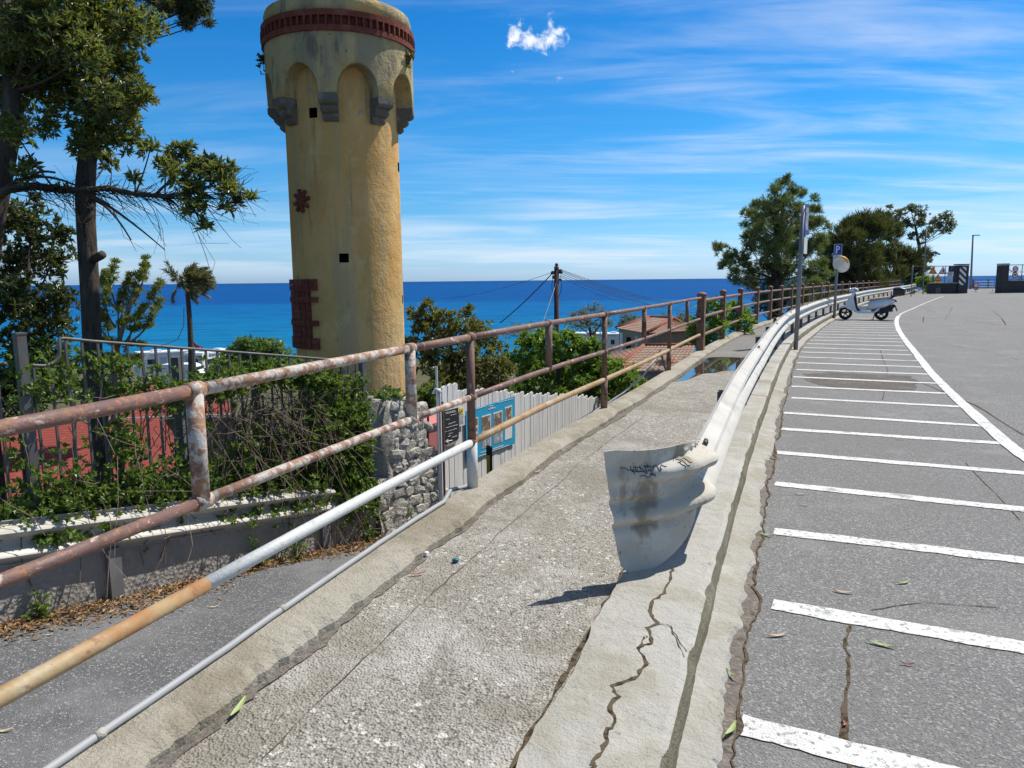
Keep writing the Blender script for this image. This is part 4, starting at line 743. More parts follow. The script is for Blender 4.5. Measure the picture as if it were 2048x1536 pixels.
# whitewashed plank fence stepping down the ramp
pf = thing('plank_fence', 'whitewashed vertical plank fence stepping down along the ramp', 'fence', fp(3, -2))
k_ = .06; i = 0; tops = [.02, .0, .05, -.01]
while k_ < 10.2 and i < 74:
    w_ = .135; grp = math.floor(k_ / .42); t_ = FTOP(grp * .42) + .006 * math.sin(i * 2.7) + (.05 if i < 3 else 0)
    m = MB(); z0 = FTOP(k_) - 1.85; jj = .006 * math.sin(i * 5.1)
    P = [fp(k_ - w_ / 2, z0), fp(k_ + w_ / 2, z0), fp(k_ + w_ / 2, t_ + jj), fp(k_ + w_ * .1, t_ + .015 - jj), fp(k_ - w_ / 2, t_ - jj * .5)]
    m.poly([p + fnn * (.004 * (i % 3)) for p in P], .02, fnn); m.build('plank', M['wood_white'], pf); k_ += w_ + (.008 if i % 4 else .016); i += 1
for k in (.3, 2.6, 5., 7.4):
    m = MB(); m.box(fp(k, FTOP(k) - .9, -.07), (.07, .07, 1.7), fd, fnn); m.build('post', M['bark_pale'], pf)
# blue photo poster, blackboard, warning notice
def hit(px, py, o=.02):
    r = ray(px, py); Q = fp(0, 0, o); t = ((Q - EYE) @ fnn) / (r @ fnn); p = EYE + r * t; return (p - FS) @ fd, p[2]
def plate(name, quad, th, mat, parent=None, o=.02, org=None, smooth=False):
    P = [fp(*hit(px, py, o), o) for px, py in quad]; m = MB(); m.poly(P, th, fnn); return m.build(name, mat, parent, False, P[0] if parent is None else None)
def Zc(x, y): return (840 + x * 220 / 1690., 760 + y * 200 / 1536.)     # crop coordinates -> photo
ps = plate('poster', [Zc(*p) for p in ((700, 480), (1100, 365), (1450, 250), (1462, 975), (1090, 1115), (720, 1280))], .004, M['cyan'], None, .034)
tag(ps, 'sun faded blue poster with four columns of photos on the plank fence', 'poster')
for (x0, y0, x1, y1, sl_) in ((775, 585, 895, 870, -.30), (950, 540, 1090, 1060, -.32), (1130, 490, 1265, 990, -.34), (1305, 405, 1415, 925, -.36)):
    q = lambda a, b, c, d: [Zc(a, b), Zc(c, b + (c - a) * sl_), Zc(c, d + (c - a) * sl_), Zc(a, d)]
    fr = plate('photo_column', q(x0, y0 + 20, x1, y1), .003, M['paper'], ps, .039); hh = y1 - y0
    for (f0, f1, mt) in ((.03, .47, 'photo_b'), (.52 if x0 > 1300 else .51, .57 if x0 > 1300 else .97, 'photo_g')):
        plate('photo', q(x0 + 8, y0 + 20 + hh * f0, x1 - 8, y0 + hh * f1), .002, M[mt], fr, .0425)
for (x0, y0, x1, y1, w_) in ((860, 450, 1020, 400, 8), (1190, 350, 1440, 285, 8), (1060, 405, 1120, 388, 10), (1050, 455, 1160, 425, 10), (1075, 432, 1130, 416, 8), (930, 1120, 1060, 1075, 9), (1120, 1060, 1280, 1005, 11), (1110, 1090, 1370, 1000, 8), (900, 1175, 1010, 1138, 8)):
    plate('text_line', [Zc(x0, y0 - w_ / 2), Zc(x1, y1 - w_ / 2), Zc(x1, y1 + w_ / 2), Zc(x0, y0 + w_ / 2)], .002, M['paper'], ps, .039)
bb = plate('blackboard', [Zc(*p) for p in ((352, 480), (590, 420), (600, 800), (596, 890), (540, 980), (440, 1020), (372, 1008))], .012, M['concd'], None, .036); tag(bb, 'black chalk menu board on the white planks left of the blue poster', 'blackboard')
plate('slate', [Zc(*p) for p in ((354, 484), (588, 424), (600, 790), (592, 905), (372, 990))], .003, M['board'], bb, .041)
m = MB()
def stroke(pts, w_=.006): m.tube([fp(*hit(*Zc(*p), .0435), .0435) for p in pts], w_, 4)
SR = np.random.default_rng(5)
for (x0, y0, x1, y1, a) in ((390, 505, 540, 470, 14), (470, 545, 560, 520, 17), (390, 612, 450, 600, 13), (430, 680, 550, 640, 17), (400, 735, 580, 685, 9), (380, 800, 565, 745, 16), (440, 830, 500, 812, 22), (490, 885, 575, 855, 18), (430, 870, 470, 855, 8)):
    k = int(abs(x1 - x0) / 9); stroke([(x0 + (x1 - x0) * t / k + SR.normal() * 3, y0 + (y1 - y0) * t / k + a * (.5 if t % 2 else -.5) * SR.uniform(.3, 1.1)) for t in range(k + 1)], .0022)
stroke([(395, 520), (555, 485)], .002); stroke([(495, 925), (400, 945)], .006); stroke([(430, 915), (395, 946), (436, 962)], .007); m.build('chalk_writing', M['chalk'], bb)
nt_ = plate('notice', [Zc(*p) for p in ((600, 415), (680, 395), (690, 690), (608, 712))], .003, M['paper'], None, .034); tag(nt_, 'white paper notice with a yellow warning square beside the blackboard', 'notice')
plate('warning_square', [Zc(*p) for p in ((608, 440), (663, 425), (667, 520), (612, 534))], .002, M['yellow'], nt_, .039); plate('symbol', [Zc(*p) for p in ((618, 500), (640, 460), (655, 466), (640, 492), (622, 512))], .0015, M['black'], nt_, .042)
for k in range(6): plate('text_line', [Zc(612, 560 + k * 22), Zc(672, 545 + k * 22), Zc(672, 550 + k * 22), Zc(612, 565 + k * 22)], .0015, M['photo_g'], nt_, .039)
a = gd(977, 945, 6.2); mk = thing('marker_post', 'short black and yellow marker post outside the curb in front of the poster', 'post', [a[0], a[1], -.55])
z_ = lambda py: gd(979, py, 6.2)[2]
m = MB(); m.box([a[0], a[1], (z_(908) + -.7) / 2], (.030, .05, z_(908) + .7)); m.build('yellow_band', M['ochre_y'], mk); m = MB(); m.box([a[0] + .024, a[1], (z_(892) - .7) / 2], (.02, .052, z_(892) + .7)); m.build('black_edge', M['black'], mk); m = MB(); m.box([a[0], a[1], (z_(890) + z_(908)) / 2], (.032, .054, z_(890) - z_(908) - .004)); m.build('head', M['rubber'], mk)
# fallen leaves, cap, pebbles
def fleaf(x, y, z, ang_, L, mt, bend):
    k = 9; t = np.linspace(0, 1, k); th = ang_ + bend * (t - .5); P = np.stack([np.cumsum(np.cos(th)) * L / k, np.cumsum(np.sin(th)) * L / k, .004 + .012 * np.abs(t - .5)], 1); P -= P[k // 2] * [1, 1, 0]; Nn = np.stack([-np.sin(th), np.cos(th), 0 * t], 1); w_ = (.0085 * np.sin(np.pi * np.clip(t, .04, .97))**.8)[:, None] * (L / .11)
    m = MB(); base = np.array([x, y, z]); solid(m, np.stack([base + P - Nn * w_ + [0, 0, .003], base + P, base + P + Nn * w_ + [0, 0, .003]], 1), .0012); return m.build('fallen_leaf', M[mt], None, False, base)
for (px, py, z, a, L, mt, bd, lb) in ((1555, 1274, 0, .1, .10, 'leaf_dry', .9, 'pale notched dry leaf on the asphalt below the second white stripe'), (1686, 1187, 0, -.5, .11, 'leaf_dry', 1.4, 'curved pinkish dry leaf on the asphalt above the second white stripe'), (1808, 1168, 0, .2, .09, 'leaf_green', 1.1, 'greenish curled leaf on the open asphalt right of the curved dry leaf'), (1762, 1292, 0, -.6, .13, 'leaf_green', .2, 'thin straight green leaf near the long asphalt crack'), (1814, 1331, 0, -.3, .06, 'leaf_red', .5, 'small pinkish leaf alone on the near right asphalt'), (1600, 990, 0, -.2, .10, 'leaf_dry', .9, 'pale dry leaf just below the fourth white stripe'), (1608, 1012, 0, -.3, .08, 'leaf_dry', .5, 'short dry leaf under another pale leaf below the fourth stripe'), (1530, 1072, 0, -.8, .11, 'leaf_green', .3, 'thin pale leaf beside the dirt strip left of the third stripe'), (1462, 1350, .012, 1.9, .07, 'leaf_green', .3, 'small green leaf lying in the dirt beside the gutter mortar'), (1463, 1462, .012, .9, .11, 'leaf_green', .3, 'larger green leaf in the dirt next to the nearest stripe'), (1690, 1450, 0, 1.2, .06, 'leaf_red', 1.8, 'red curled leaf lying in the long asphalt crack'), (1548, 919, 0, -.05, .12, 'leaf_red', .1, 'dark red leaf on the asphalt near the fifth stripe'), (880, 1080, .135, .7, .12, 'leaf_dry', .5, 'pale leaf lying along the broken inner edge of the curb'), (478, 1418, .14, 1.5, .13, 'leaf_green', .1, 'green blade shaped leaf on the walkway by the curb at bottom left'), (1395, 1445, .01, 2.2, .07, 'leaf_dry', .5, 'orange dry leaf at the foot of the kerb at the bottom'), (835, 1150, .137, .2, .08, 'leaf_red', .3, 'pinkish leaf scrap on the walkway left of the bottle cap'), (1075, 945, .137, .4, .09, 'leaf_dry', .6, 'pale leaf on the walkway beyond the railing post'), (1800, 880, 0, -.1, .10, 'leaf_dry', .6, 'pale leaf near the end of the fifth stripe')):
    p = gz(px, py, z); tag(fleaf(p[0], p[1], z + .0015, a, L, mt, bd), lb, 'leaf', 'fallen leaves')
for (px, py, L, mt, lb) in ((428, 1216, .10, 'leaf_dry', 'orange leaf alone in the middle of the ramp asphalt'), (8, 1465, .10, 'leaf_dry', 'pale curled leaf at the left edge on the ramp asphalt'), (98, 1272, .07, 'leaf_dry', 'small pale leaf on the ramp near the leaf drift')):
    r = ray(px, py); t = 2.
    for _ in range(60): p = EYE + r * t; t += (p[2] - zr(p[0], p[1])) * .7
    tag(fleaf(p[0], p[1], p[2] + .004, .3, L, mt, .8), lb, 'leaf', 'fallen leaves')
p = gz(911, 1123, .135); m = MB(); m.lathe([(.016, 0), (.0165, .012), (.013, .016), (.002, .0165)], p, 16); tag(m.build('bottle_cap', M['teal'], None, True, p), 'teal plastic bottle cap on the walkway', 'bottle cap')
p = gz(853, 1112, .135); m = MB(); rock(m, p + [0, 0, .012], (.028, .022, .024), 9); tag(m.build('pebble', M['white'], None, False, p), 'small white pebble on the walkway beside the broken curb edge', 'pebble')
# ---------------------------------------------------------------- trees, shrubs and what stands on the slope
GT = lambda p: float(h_terrain(np.array([p[0]]), np.array([p[1]]))[0])
def bez(a, b, c, n=8): t = np.linspace(0, 1, n)[:, None]; return (1 - t)**2 * a + 2 * t * (1 - t) * b + t * t * c
def tree(name, label, cat, trunk, clusters, lm, L, W, k=7, bark='bark', twig=.006, group=None, tips_per=1., up=.5, spread=(.5, 1.25), shell=.55, limbs=True, extra=None, attach=(), base=None, nseg=4, squash=.85, kindpart='crown'):
    """trunk: [(point, radius)] from the ground up; clusters: (centre, radius, number of twig tips)"""
    P = np.array([t[0] for t in trunk]); r = [t[1] for t in trunk]; root = thing(name, label, cat, P[0], group)
    m = MB(); m.tube(P, r, 10); m.build('trunk', M[bark], root, True)
    if len(attach): P = np.vstack([P, attach]); r = list(r) + [.02] * len(attach)
    Tp, O = [], []; b = MB()
    for (c, R, n) in clusters:
        c = np.asarray(c); d = np.linalg.norm(P - c, axis=1) + np.maximum(0, P[:, 2] - c[2] + R * .3) * 3; i = int(np.argmin(d)); a = P[i]
        if limbs:
            mid = (a + c) / 2 + np.array([0, 0, -.12 * np.linalg.norm(c - a)]); rb_ = max(twig * 1.6, min(r[i] * .6, R * .09)); b.tube(bez(a, mid, c), np.linspace(rb_, twig, 8), 6)
        n = int(n * tips_per); v = unit(rng.normal(size=(n, 3))) * (rng.uniform(0, 1, n)**shell)[:, None] * R * [1, 1, squash]
        tips = c + v; Tp.append(tips); o = unit(v * .8 / R + np.array([0, 0, up]) + rng.normal(size=(n, 3)) * .25); O.append(o)
        if twig:
            for j in range(n):
                if j % 2 == 0: s_ = c + v[j] * .15; b.tube([s_, (s_ + tips[j]) / 2 + rng.normal(size=3) * R * .06, tips[j]], [twig, twig * .8, twig * .4], 3, cap=False)
    if extra: extra(b)
    if b.v: b.build('branches', M[bark], root, True)
    m = MB(); m.add(*rosettes(np.vstack(Tp), np.vstack(O), k, L, W, spread)); m.build(kindpart, M[lm], root)
    return root
def CL(lst, d, dens=1., jd=.6, seed=1):
    r = np.random.default_rng(seed); o = []
    for (px, py, rp) in lst:
        dd = d + r.uniform(-jd, jd); R = rp / F * dd; o.append((gd(px, py, dd), R, max(6, int(dens * (rp**1.6) / 9))))
    return o
def TR(lst, d): return [(gd(px, py, d), rp / F * d) for px, py, rp in lst]
def ground_first(tr): p = tr[0][0].copy(); p[2] = GT(p) - .1; return [(p, tr[0][1] * 1.15)] + tr
# broadleaf tree whose trunk stands in the picture
t1 = ground_first(TR([(186, 720, 18), (181, 600, 18), (172, 450, 18), (170, 380, 19), (176, 300, 17), (192, 200, 15), (212, 100, 14), (225, 0, 12), (232, -120, 9)], 9.2))
def stub(b): a = gd(186, 520, 9.15); b.tube([a, gd(200, 512, 9.1), gd(206, 508, 9.08)], [.05, .055, .05], 8); b.tube(bez(gd(178, 330, 9.2), gd(215, 230, 9.2), gd(250, 150, 9.2)), np.linspace(.07, .03, 8), 6); b.tube(bez(gd(172, 400, 9.2), gd(210, 390, 9.), gd(262, 480, 8.9)), np.linspace(.025, .008, 8), 5)
tree('broadleaf_tree', 'tall dark trunk in front of the sea with olive green leaves beside the tower', 'tree', t1, CL([(240, 130, 52), (262, 60, 50), (300, 45, 36), (225, 215, 55), (245, 275, 42), (205, 160, 60), (280, 175, 24), (292, 190, 22), (190, 250, 50), (205, 60, 60), (150, 200, 55), (170, 290, 34), (260, 215, 30), (230, 20, 55), (200, -50, 70), (262, 245, 26), (215, 320, 24)], 9.1, 1.0, .7, 2), 'lf_big', .088, .032, 9, extra=stub, tips_per=1.35)
t2 = ground_first(TR([(-45, 720, 24), (-32, 560, 24), (-18, 450, 24), (2, 350, 22), (20, 270, 19), (24, 180, 16), (14, 60, 13), (0, -80, 10)], 8.6))
BR = [(-18, 395), (20, 378), (70, 372), (110, 378), (160, 381), (215, 376), (270, 388), (330, 393), (375, 388), (420, 372), (455, 372)]
def branch(b):
    P = np.array([gd(x, y, 8.5 - .0008 * x) for x, y in BR]); b.tube(P, np.linspace(.055, .009, len(P)), 8); b.tube(bez(gd(0, 385, 8.5), gd(60, 330, 8.5), gd(150, 370, 8.4)), np.linspace(.03, .01, 8), 6); b.tube(bez(gd(110, 345, 8.5), gd(60, 335, 8.5), gd(52, 372, 8.5)), np.linspace(.014, .016, 8), 6)
    b.tube(bez(gd(310, 392, 8.25), gd(325, 372, 8.25), gd(350, 355, 8.2)), np.linspace(.02, .008, 8), 6); b.tube(bez(gd(190, 395, 8.35), gd(250, 430, 8.3), gd(330, 500, 8.2)), np.linspace(.02, .005, 8), 6)
    rr = np.random.default_rng(21)
    for _ in range(210):                 # bare hanging twigs
        x = rr.uniform(10, 470); i = int(np.interp(x, [q[0] for q in BR], range(len(BR)))); y0 = np.interp(x, [q[0] for q in BR], [q[1] for q in BR]); s = rr.choice([-1, 1], p=[.3, .7]); L = rr.uniform(25, 105) * (1 if s > 0 else .55)
        p0 = gd(x, y0, 8.35 + rr.normal() * .1); an = rr.uniform(-.1, .9) * (1 if rr.random() < .8 else -1); P = [p0]; dx, dy = math.cos(an), s * abs(math.sin(an)) + .15
        for k in range(5): x += dx * L / 5; y0 += dy * L / 5; dx += rr.normal() * .25; dy += rr.normal() * .25; P.append(gd(x, y0, 8.35 + rr.normal() * .03))
        b.tube(P, np.linspace(.0065, .0026, 6), 3, cap=False)
        if rr.random() < .6: q = P[3]; e = P[5]; b.tube([q, q + (e - q) * .6 + rr.normal(size=3) * .06, e + rr.normal(size=3) * .14], [.003, .0025, .0018], 3, cap=False)
tree('broadleaf_tree', 'broadleaf tree at the left picture edge with one long horizontal branch crossing the sky', 'tree', t2, CL([(60, 50, 85), (130, 60, 70), (50, 170, 80), (120, 160, 62), (30, 262, 36), (90, 245, 34), (-30, 120, 80), (100, -40, 90), (10, -40, 90), (165, 110, 45), (30, 120, 62), (172, 60, 52), (175, 15, 55), (110, 110, 55), (0, 205, 55), (95, 20, 60), (45, 345, 22), (62, 330, 16)], 8.7, 1.05, .8, 3) + CL([(362, 312, 26), (398, 345, 38), (440, 345, 30), (462, 378, 26), (345, 350, 24), (300, 300, 18), (385, 385, 26), (388, 420, 20), (408, 455, 13), (482, 405, 13), (500, 398, 8), (330, 330, 16), (270, 355, 12), (420, 330, 20), (128, 378, 8), (375, 295, 12), (455, 420, 9)], 8.25, 1.25, .18, 5), 'lf_big', .095, .032, 8, tips_per=1.1, extra=branch, attach=np.array([gd(x, y, 8.5 - .0008 * x) for x, y in BR[3:]]))
b0 = gd(50, 900, 10.2); tree('laurel_bush', 'dark laurel bush at the left edge behind the iron fence', 'bush', ground_first([(b0, .06), (gd(55, 620, 10.2), .035), (gd(60, 480, 10.2), .015)]), CL([(60, 450, 55), (35, 520, 70), (105, 520, 46), (55, 610, 72), (118, 600, 34), (110, 650, 42), (20, 440, 45), (50, 700, 75), (20, 780, 70), (110, 720, 40), (10, 600, 60), (70, 405, 14), (122, 470, 24)], 10.2, 1.1, .5, 7), 'lf_dark', .095, .036, 9, tips_per=1.3)
tree('low_bush', 'yellow green bush low behind the near half of the iron fence', 'bush', ground_first([(gd(150, 1000, 9.6), .03), (gd(150, 800, 9.6), .02)]), CL([(120, 760, 50), (190, 780, 45), (60, 800, 50), (200, 900, 40), (250, 900, 45), (90, 700, 40), (160, 720, 34), (30, 740, 50)], 9.6, .8, .4, 9), 'lf_ivy', .09, .04, 6)
cf = ground_first(TR([(-90, 500, 24), (-60, 100, 20), (-30, -200, 14)], 12.5))
def cbr(b): b.tube(bez(gd(-40, -120, 12.5), gd(250, -70, 12.2), gd(420, 30, 12)), np.linspace(.09, .02, 8), 6); b.tube(bez(gd(250, -70, 12.3), gd(290, 10, 12.2), gd(330, 20, 12)), np.linspace(.04, .012, 8), 6)
tree('conifer_tree', 'dark drooping conifer branch entering the sky at the top left', 'tree', cf, CL([(370, 22, 26), (395, 8, 24), (413, 22, 11), (415, 42, 10), (350, 2, 32), (372, 45, 13), (320, -10, 30), (330, 12, 16), (270, -20, 40), (400, -15, 26), (384, 34, 10)], 12, 4.5, .3, 4), 'lf_tam', .09, .014, 12, extra=cbr, up=-.6, twig=.008)
# shrub with upright brush-like sprays
sh = ground_first(TR([(222, 760, 6), (236, 690, 5), (255, 620, 4), (275, 575, 3)], 14)); SP = [((222, 570), (230, 524)), ((272, 572), (292, 518)), ((286, 560), (290, 530)), ((300, 600), (322, 566)), ((298, 640), (322, 602)), ((248, 590), (262, 550)), ((262, 610), (276, 578)), ((236, 625), (246, 590)), ((212, 610), (214, 572)), ((216, 660), (206, 624)), ((262, 660), (300, 652)), ((238, 690), (210, 680)), ((256, 690), (290, 690)), ((236, 650), (256, 640)), ((206, 570), (212, 545)), ((270, 640), (290, 615)), ((228, 715), (200, 715)), ((246, 720), (280, 715)), ((196, 640), (186, 610))]
def spr(b):
    for a, c in SP: p = gd(*a, 14); q = gd(240 + (a[0] - 240) * .35, a[1] + 45, 14); b.tube(bez(q, gd(a[0], a[1] + 18, 14), p), np.linspace(.022, .012, 8), 5)
cl = []
for a, c in SP:
    for t in np.linspace(0, 1, 5): cl.append((gd(a[0] + (c[0] - a[0]) * t, a[1] + (c[1] - a[1]) * t, 14 + rng.normal() * .15), (9 - 3 * t) / F * 14, 16))
tree('brush_shrub', 'yellow green shrub with upright bottlebrush sprays and pale stems against the sea', 'shrub', sh, cl, 'lf_arau', .085, .02, 6, 'bark_pale', 0, limbs=False, extra=spr, up=.8, spread=(.3, 1.0))
# palm bending in the wind
pc = gd(373, 566, 62); pb = gd(380, 735, 62); pb[2] = GT(pb); pr_ = thing('palm_tree', 'tall slim palm with its fronds blown to the right by the wind', 'tree', pb)
m = MB(); m.tube(bez(pb, (pb + pc) / 2 + [.25, 0, 0], pc, 14), np.linspace(.27, .17, 14), 10); m.build('trunk', M['bark'], pr_, True)
rr = np.random.default_rng(8); m = MB()
for i in range(70):
    az_ = rr.uniform(0, 6.28); el = rr.uniform(-.7, 1.45); d = np.array([math.cos(az_) * math.cos(el) + .25, math.sin(az_) * math.cos(el), math.sin(el) + .15]); P = [pc.copy()]; L = rr.uniform(1.4, 2.3)
    for k in range(8): d = unit(d + np.array([.17, 0, -.10])); P.append(P[-1] + d * L / 8)
    P = np.array(P); n = 90; t = rr.uniform(.35, 1, n) * 7.99; i0 = t.astype(int); Q = P[i0] + (P[i0 + 1] - P[i0]) * (t - i0)[:, None]; D = unit(P[i0 + 1] - P[i0]) + rr.normal(size=(n, 3)) * .35 + [.3, 0, -.2]; m.tube(P, np.linspace(.03, .01, 9), 4); m.add(*leaves(Q, D, rr.normal(size=(n, 3)), rr.uniform(.35, .6, n), .05))
m.build('fronds', M['lf_palm'], pr_)
tree('round_bush', 'dome shaped fresh green bush by the sea left of the tower', 'bush', ground_first([(gd(510, 760, 30), .15), (gd(510, 730, 30), .1)]), CL([(510, 700, 30), (480, 708, 30), (545, 705, 30), (455, 722, 24), (570, 722, 26), (510, 730, 40), (470, 740, 34), (550, 740, 36), (528, 690, 18), (495, 690, 18), (590, 745, 26), (430, 742, 20)], 30, 3.2, 1., 6), 'lf_green', .2, .085, 7, squash=.9, twig=.01)
tree('dense_shrub', 'dense olive and dark leaved shrub right behind the tower and plank fence', 'bush', ground_first(TR([(905, 860, 7), (905, 760, 5), (900, 690, 3)], 14.5)), CL([(845, 650, 34), (880, 672, 36), (915, 660, 34), (955, 668, 34), (985, 690, 30), (860, 710, 44), (915, 720, 50), (965, 730, 44), (880, 765, 46), (935, 775, 48), (985, 770, 36), (836, 628, 18), (850, 612, 10), (895, 632, 16), (932, 628, 14), (948, 650, 18), (820, 690, 24), (858, 606, 6), (868, 622, 8), (938, 618, 6), (822, 622, 7), (1005, 735, 26), (870, 640, 18), (900, 812, 34), (960, 815, 34), (1010, 800, 28)], 14.5, 2.0, .7, 8), 'lf_olive', .105, .042, 8)
tree('bright_shrub', 'bright green tree crown below the walkway in front of the utility pole', 'tree', ground_first(TR([(1120, 880, 8), (1120, 790, 6), (1115, 730, 3)], 17)), CL([(1060, 690, 32), (1100, 690, 36), (1150, 700, 36), (1195, 712, 28), (1070, 735, 42), (1125, 745, 46), (1180, 745, 38), (1220, 765, 36), (1245, 752, 24), (1170, 785, 44), (1105, 790, 44), (1045, 780, 32), (1255, 775, 20), (1210, 795, 36), (1030, 720, 24), (1085, 668, 16), (1140, 676, 18), (1232, 730, 16)], 17, 2.6, .8, 9) + CL([(1270, 770, 24), (1262, 745, 18), (1215, 735, 24), (1000, 800, 36), (1140, 800, 40), (1185, 690, 18)], 17, 2.4, .6, 19), 'lf_bright', .12, .065, 8)
tree('green_plant', 'fresh green plant between the stone wall and the gate post', 'plant', ground_first([(gd(856, 900, 10.6), .02), (gd(856, 820, 10.6), .015)]), CL([(850, 790, 20), (866, 800, 16), (852, 812, 16), (870, 780, 10)], 10.6, 2.5, .2, 18), 'lf_green', .09, .06, 7)
tree('twiggy_bush', 'greyish twiggy bush between the olive shrub and the bright tree', 'bush', ground_first([(gd(1045, 700, 26), .06), (gd(1045, 670, 26), .04)]), CL([(1030, 660, 18), (1055, 658, 20), (1080, 664, 16), (1012, 668, 14), (1045, 680, 26)], 26, 2., .6, 10), 'lf_grey', .10, .03, 5)
tree('shore_tree', 'grey leaved spreading tree near the white camper on the shore', 'tree', ground_first(TR([(1186, 700, 4.5), (1182, 670, 3.4), (1178, 650, 2.4)], 52)), CL([(1150, 636, 15), (1165, 626, 17), (1185, 620, 18), (1205, 630, 17), (1218, 645, 12), (1140, 648, 10), (1175, 642, 22), (1200, 650, 16), (1160, 652, 14), (1192, 664, 9)], 52, 3.0, 1., 11), 'lf_grey', .24, .06, 5, twig=.02, squash=.8)
for (px, py, r, lb) in ((1258, 640, 18, 'small greyish tree left of the tiled roof'), (1330, 634, 10, 'small dark shore tree behind the roof peak'), (1366, 634, 11, 'rounded shore tree behind the right end of the tiled roof')):
    tree('shore_tree', lb, 'tree', ground_first(TR([(px, py + 30, 3), (px, py + 10, 2)], 58)), CL([(px, py, r), (px + r, py + 4, r * .8), (px - r * .8, py + 5, r * .7), (px + r * .3, py + 12, r)], 58, 3.5, .8, px), 'lf_grey', .28, .08, 5, twig=.02)
tree('glossy_shrub', 'broad leaved light green shrub pushing through the brown railing posts', 'shrub', ground_first([(gd(1430, 690, 17.5), .05), (gd(1440, 640, 17.5), .03)]), CL([(1418, 610, 15), (1440, 622, 18), (1412, 640, 18), (1435, 655, 20), (1395, 668, 18), (1415, 680, 20), (1380, 650, 8), (1385, 685, 12)], 17., 1.5, .4, 12) + CL([(1465, 615, 14), (1484, 625, 16), (1470, 645, 16), (1492, 645, 14), (1498, 660, 8), (1470, 662, 9), (1455, 640, 14)], 19.2, 1.5, .4, 13), 'lf_bright', .20, .06, 7, up=.9)
# ---- houses and roofs on the slope
def roof_plane(mb, a, b, c, d, pitch=.24, amp=.035, steps=10, along=False):
    """tiles in columns running from edge ab (ridge) to dc (eave)"""
    a, b, c, d = (np.asarray(q, float) for q in (a, b, c, d)); n_ = unit(np.cross(b - a, d - a)); n_ = n_ if n_[2] > 0 else -n_
    w_ = max(np.linalg.norm(b - a), np.linalg.norm(c - d)); k = max(2, int(w_ / pitch) * 6); rows = []
    for j in range(steps * 2):
        v = (j // 2 + (j % 2) * .98) / steps; st = (.02 if j % 2 else 0.); row = []
        for i in range(k + 1):
            u = i / k; p = a * (1 - u) * (1 - v) + b * u * (1 - v) + c * u * v + d * (1 - u) * v; row.append(p + n_ * (amp * abs(math.sin(math.pi * u * k / 6)) + st * (not along)))
        rows.append(row)
    mb.grid(rows)
gxy = lambda px, d, z: np.array([*gd(px, 660, d)[:2], z])
h1 = thing('tiled_house', 'low house with a hipped weathered tile roof on the slope toward the sea', 'house', [*gd(1300, 660, 48)[:2], -6])
A, B, C_, Ap = gxy(1232, 50, -1.72), gxy(1294, 45, -1.74), gxy(1392, 47, -1.74), gxy(1345, 48.6, -1.02); Dk = A + (C_ - B); Ap2 = gxy(1300, 52, -1.1)
m = MB(); roof_plane(m, Ap2, Ap, B, A); roof_plane(m, Ap, Ap + [.02, 0, 0], C_, B); roof_plane(m, Ap, Ap2, Dk, C_); rf = m.build('roof', M['tile'], h1)
m = MB()
for p, q in ((Ap, B), (Ap, C_), (Ap2, Ap), (Ap2, A)): m.tube([p + [0, 0, .04], q + [0, 0, .05]], .11, 6)
m.build('ridge_tiles', M['tile_ridge'], rf, True)
m = MB(); cc = (A + B + C_ + Dk) / 4; q = [cc + (p - cc) * .92 for p in (A, B, C_, Dk)]; q = [np.array([p[0], p[1], 0]) for p in q]; m.grid([[p + [0, 0, -1.72] for p in q], [p + [0, 0, -7.5] for p in q]], closed=True); m.build('wall', M['cream'], h1)
for t0, t1, z0, z1, mt in ((.06, .16, -3.2, -1.95, 'white'), (.3, .45, -3.3, -2.2, 'hole'), (.62, .7, -3.2, -2.0, 'camper_g')):
    a_, b_ = q[0] + (q[1] - q[0]) * t0, q[0] + (q[1] - q[0]) * t1; nn = unit(np.cross(b_ - a_, [0, 0, 1.])); m = MB(); m.poly([a_ + nn * .05 + [0, 0, z0], b_ + nn * .05 + [0, 0, z0], b_ + nn * .05 + [0, 0, z1], a_ + nn * .05 + [0, 0, z1]], .08, nn); m.build('window', M[mt], h1)
h2 = thing('tiled_outbuilding', 'lower outbuilding with a pale pantile roof edged in red ridge tiles', 'house', [*gd(1300, 660, 38)[:2], -6.5])
R0, R1 = gxy(1288, 41, -2.12), gxy(1392, 41, -2.12); E0, E1 = gxy(1222, 36.5, -3.0), gxy(1372, 36.5, -3.0); L0 = gxy(1190, 43, -2.9)
m = MB(); roof_plane(m, R0, R1, E1, E0); roof_plane(m, R0 + [0, .02, 0], R0, E0, L0); rf = m.build('roof', M['tile'], h2)
m = MB(); m.tube([R0 + [0, 0, .04], E0 + [0, 0, .04]], .10, 6); m.tube([R0 + [0, 0, .05], R1 + [0, 0, .05]], .10, 6); m.build('ridge_tiles', M['tile_ridge'], rf, True)
m = MB(); m.grid([[p + [0, .25, -.05] for p in (L0, E0, E1, R1)], [np.array([p[0], p[1] + .25, -7.5]) for p in (L0, E0, E1, R1)]]); m.build('wall', M['plaster'], h2)
h3 = thing('red_roof_shed', 'shed with two tiers of red corrugated roofing behind the iron fence', 'shed', gd(250, 900, 13))
def px_roof(q0, q1, q2, q3, mb): roof_plane(mb, gd(*q0), gd(*q1), gd(*q2), gd(*q3), pitch=.10, amp=.02, steps=1, along=True)
m = MB(); a, b, c, d = gd(-80, 860, 14.6), gd(20, 1010, 11.8), gd(400, 930, 13.2), gd(330, 835, 15.6); roof_plane(m, a, b, c, d, .17, .032, 1, True); m.build('lower_roof', M['redroof'], h3)
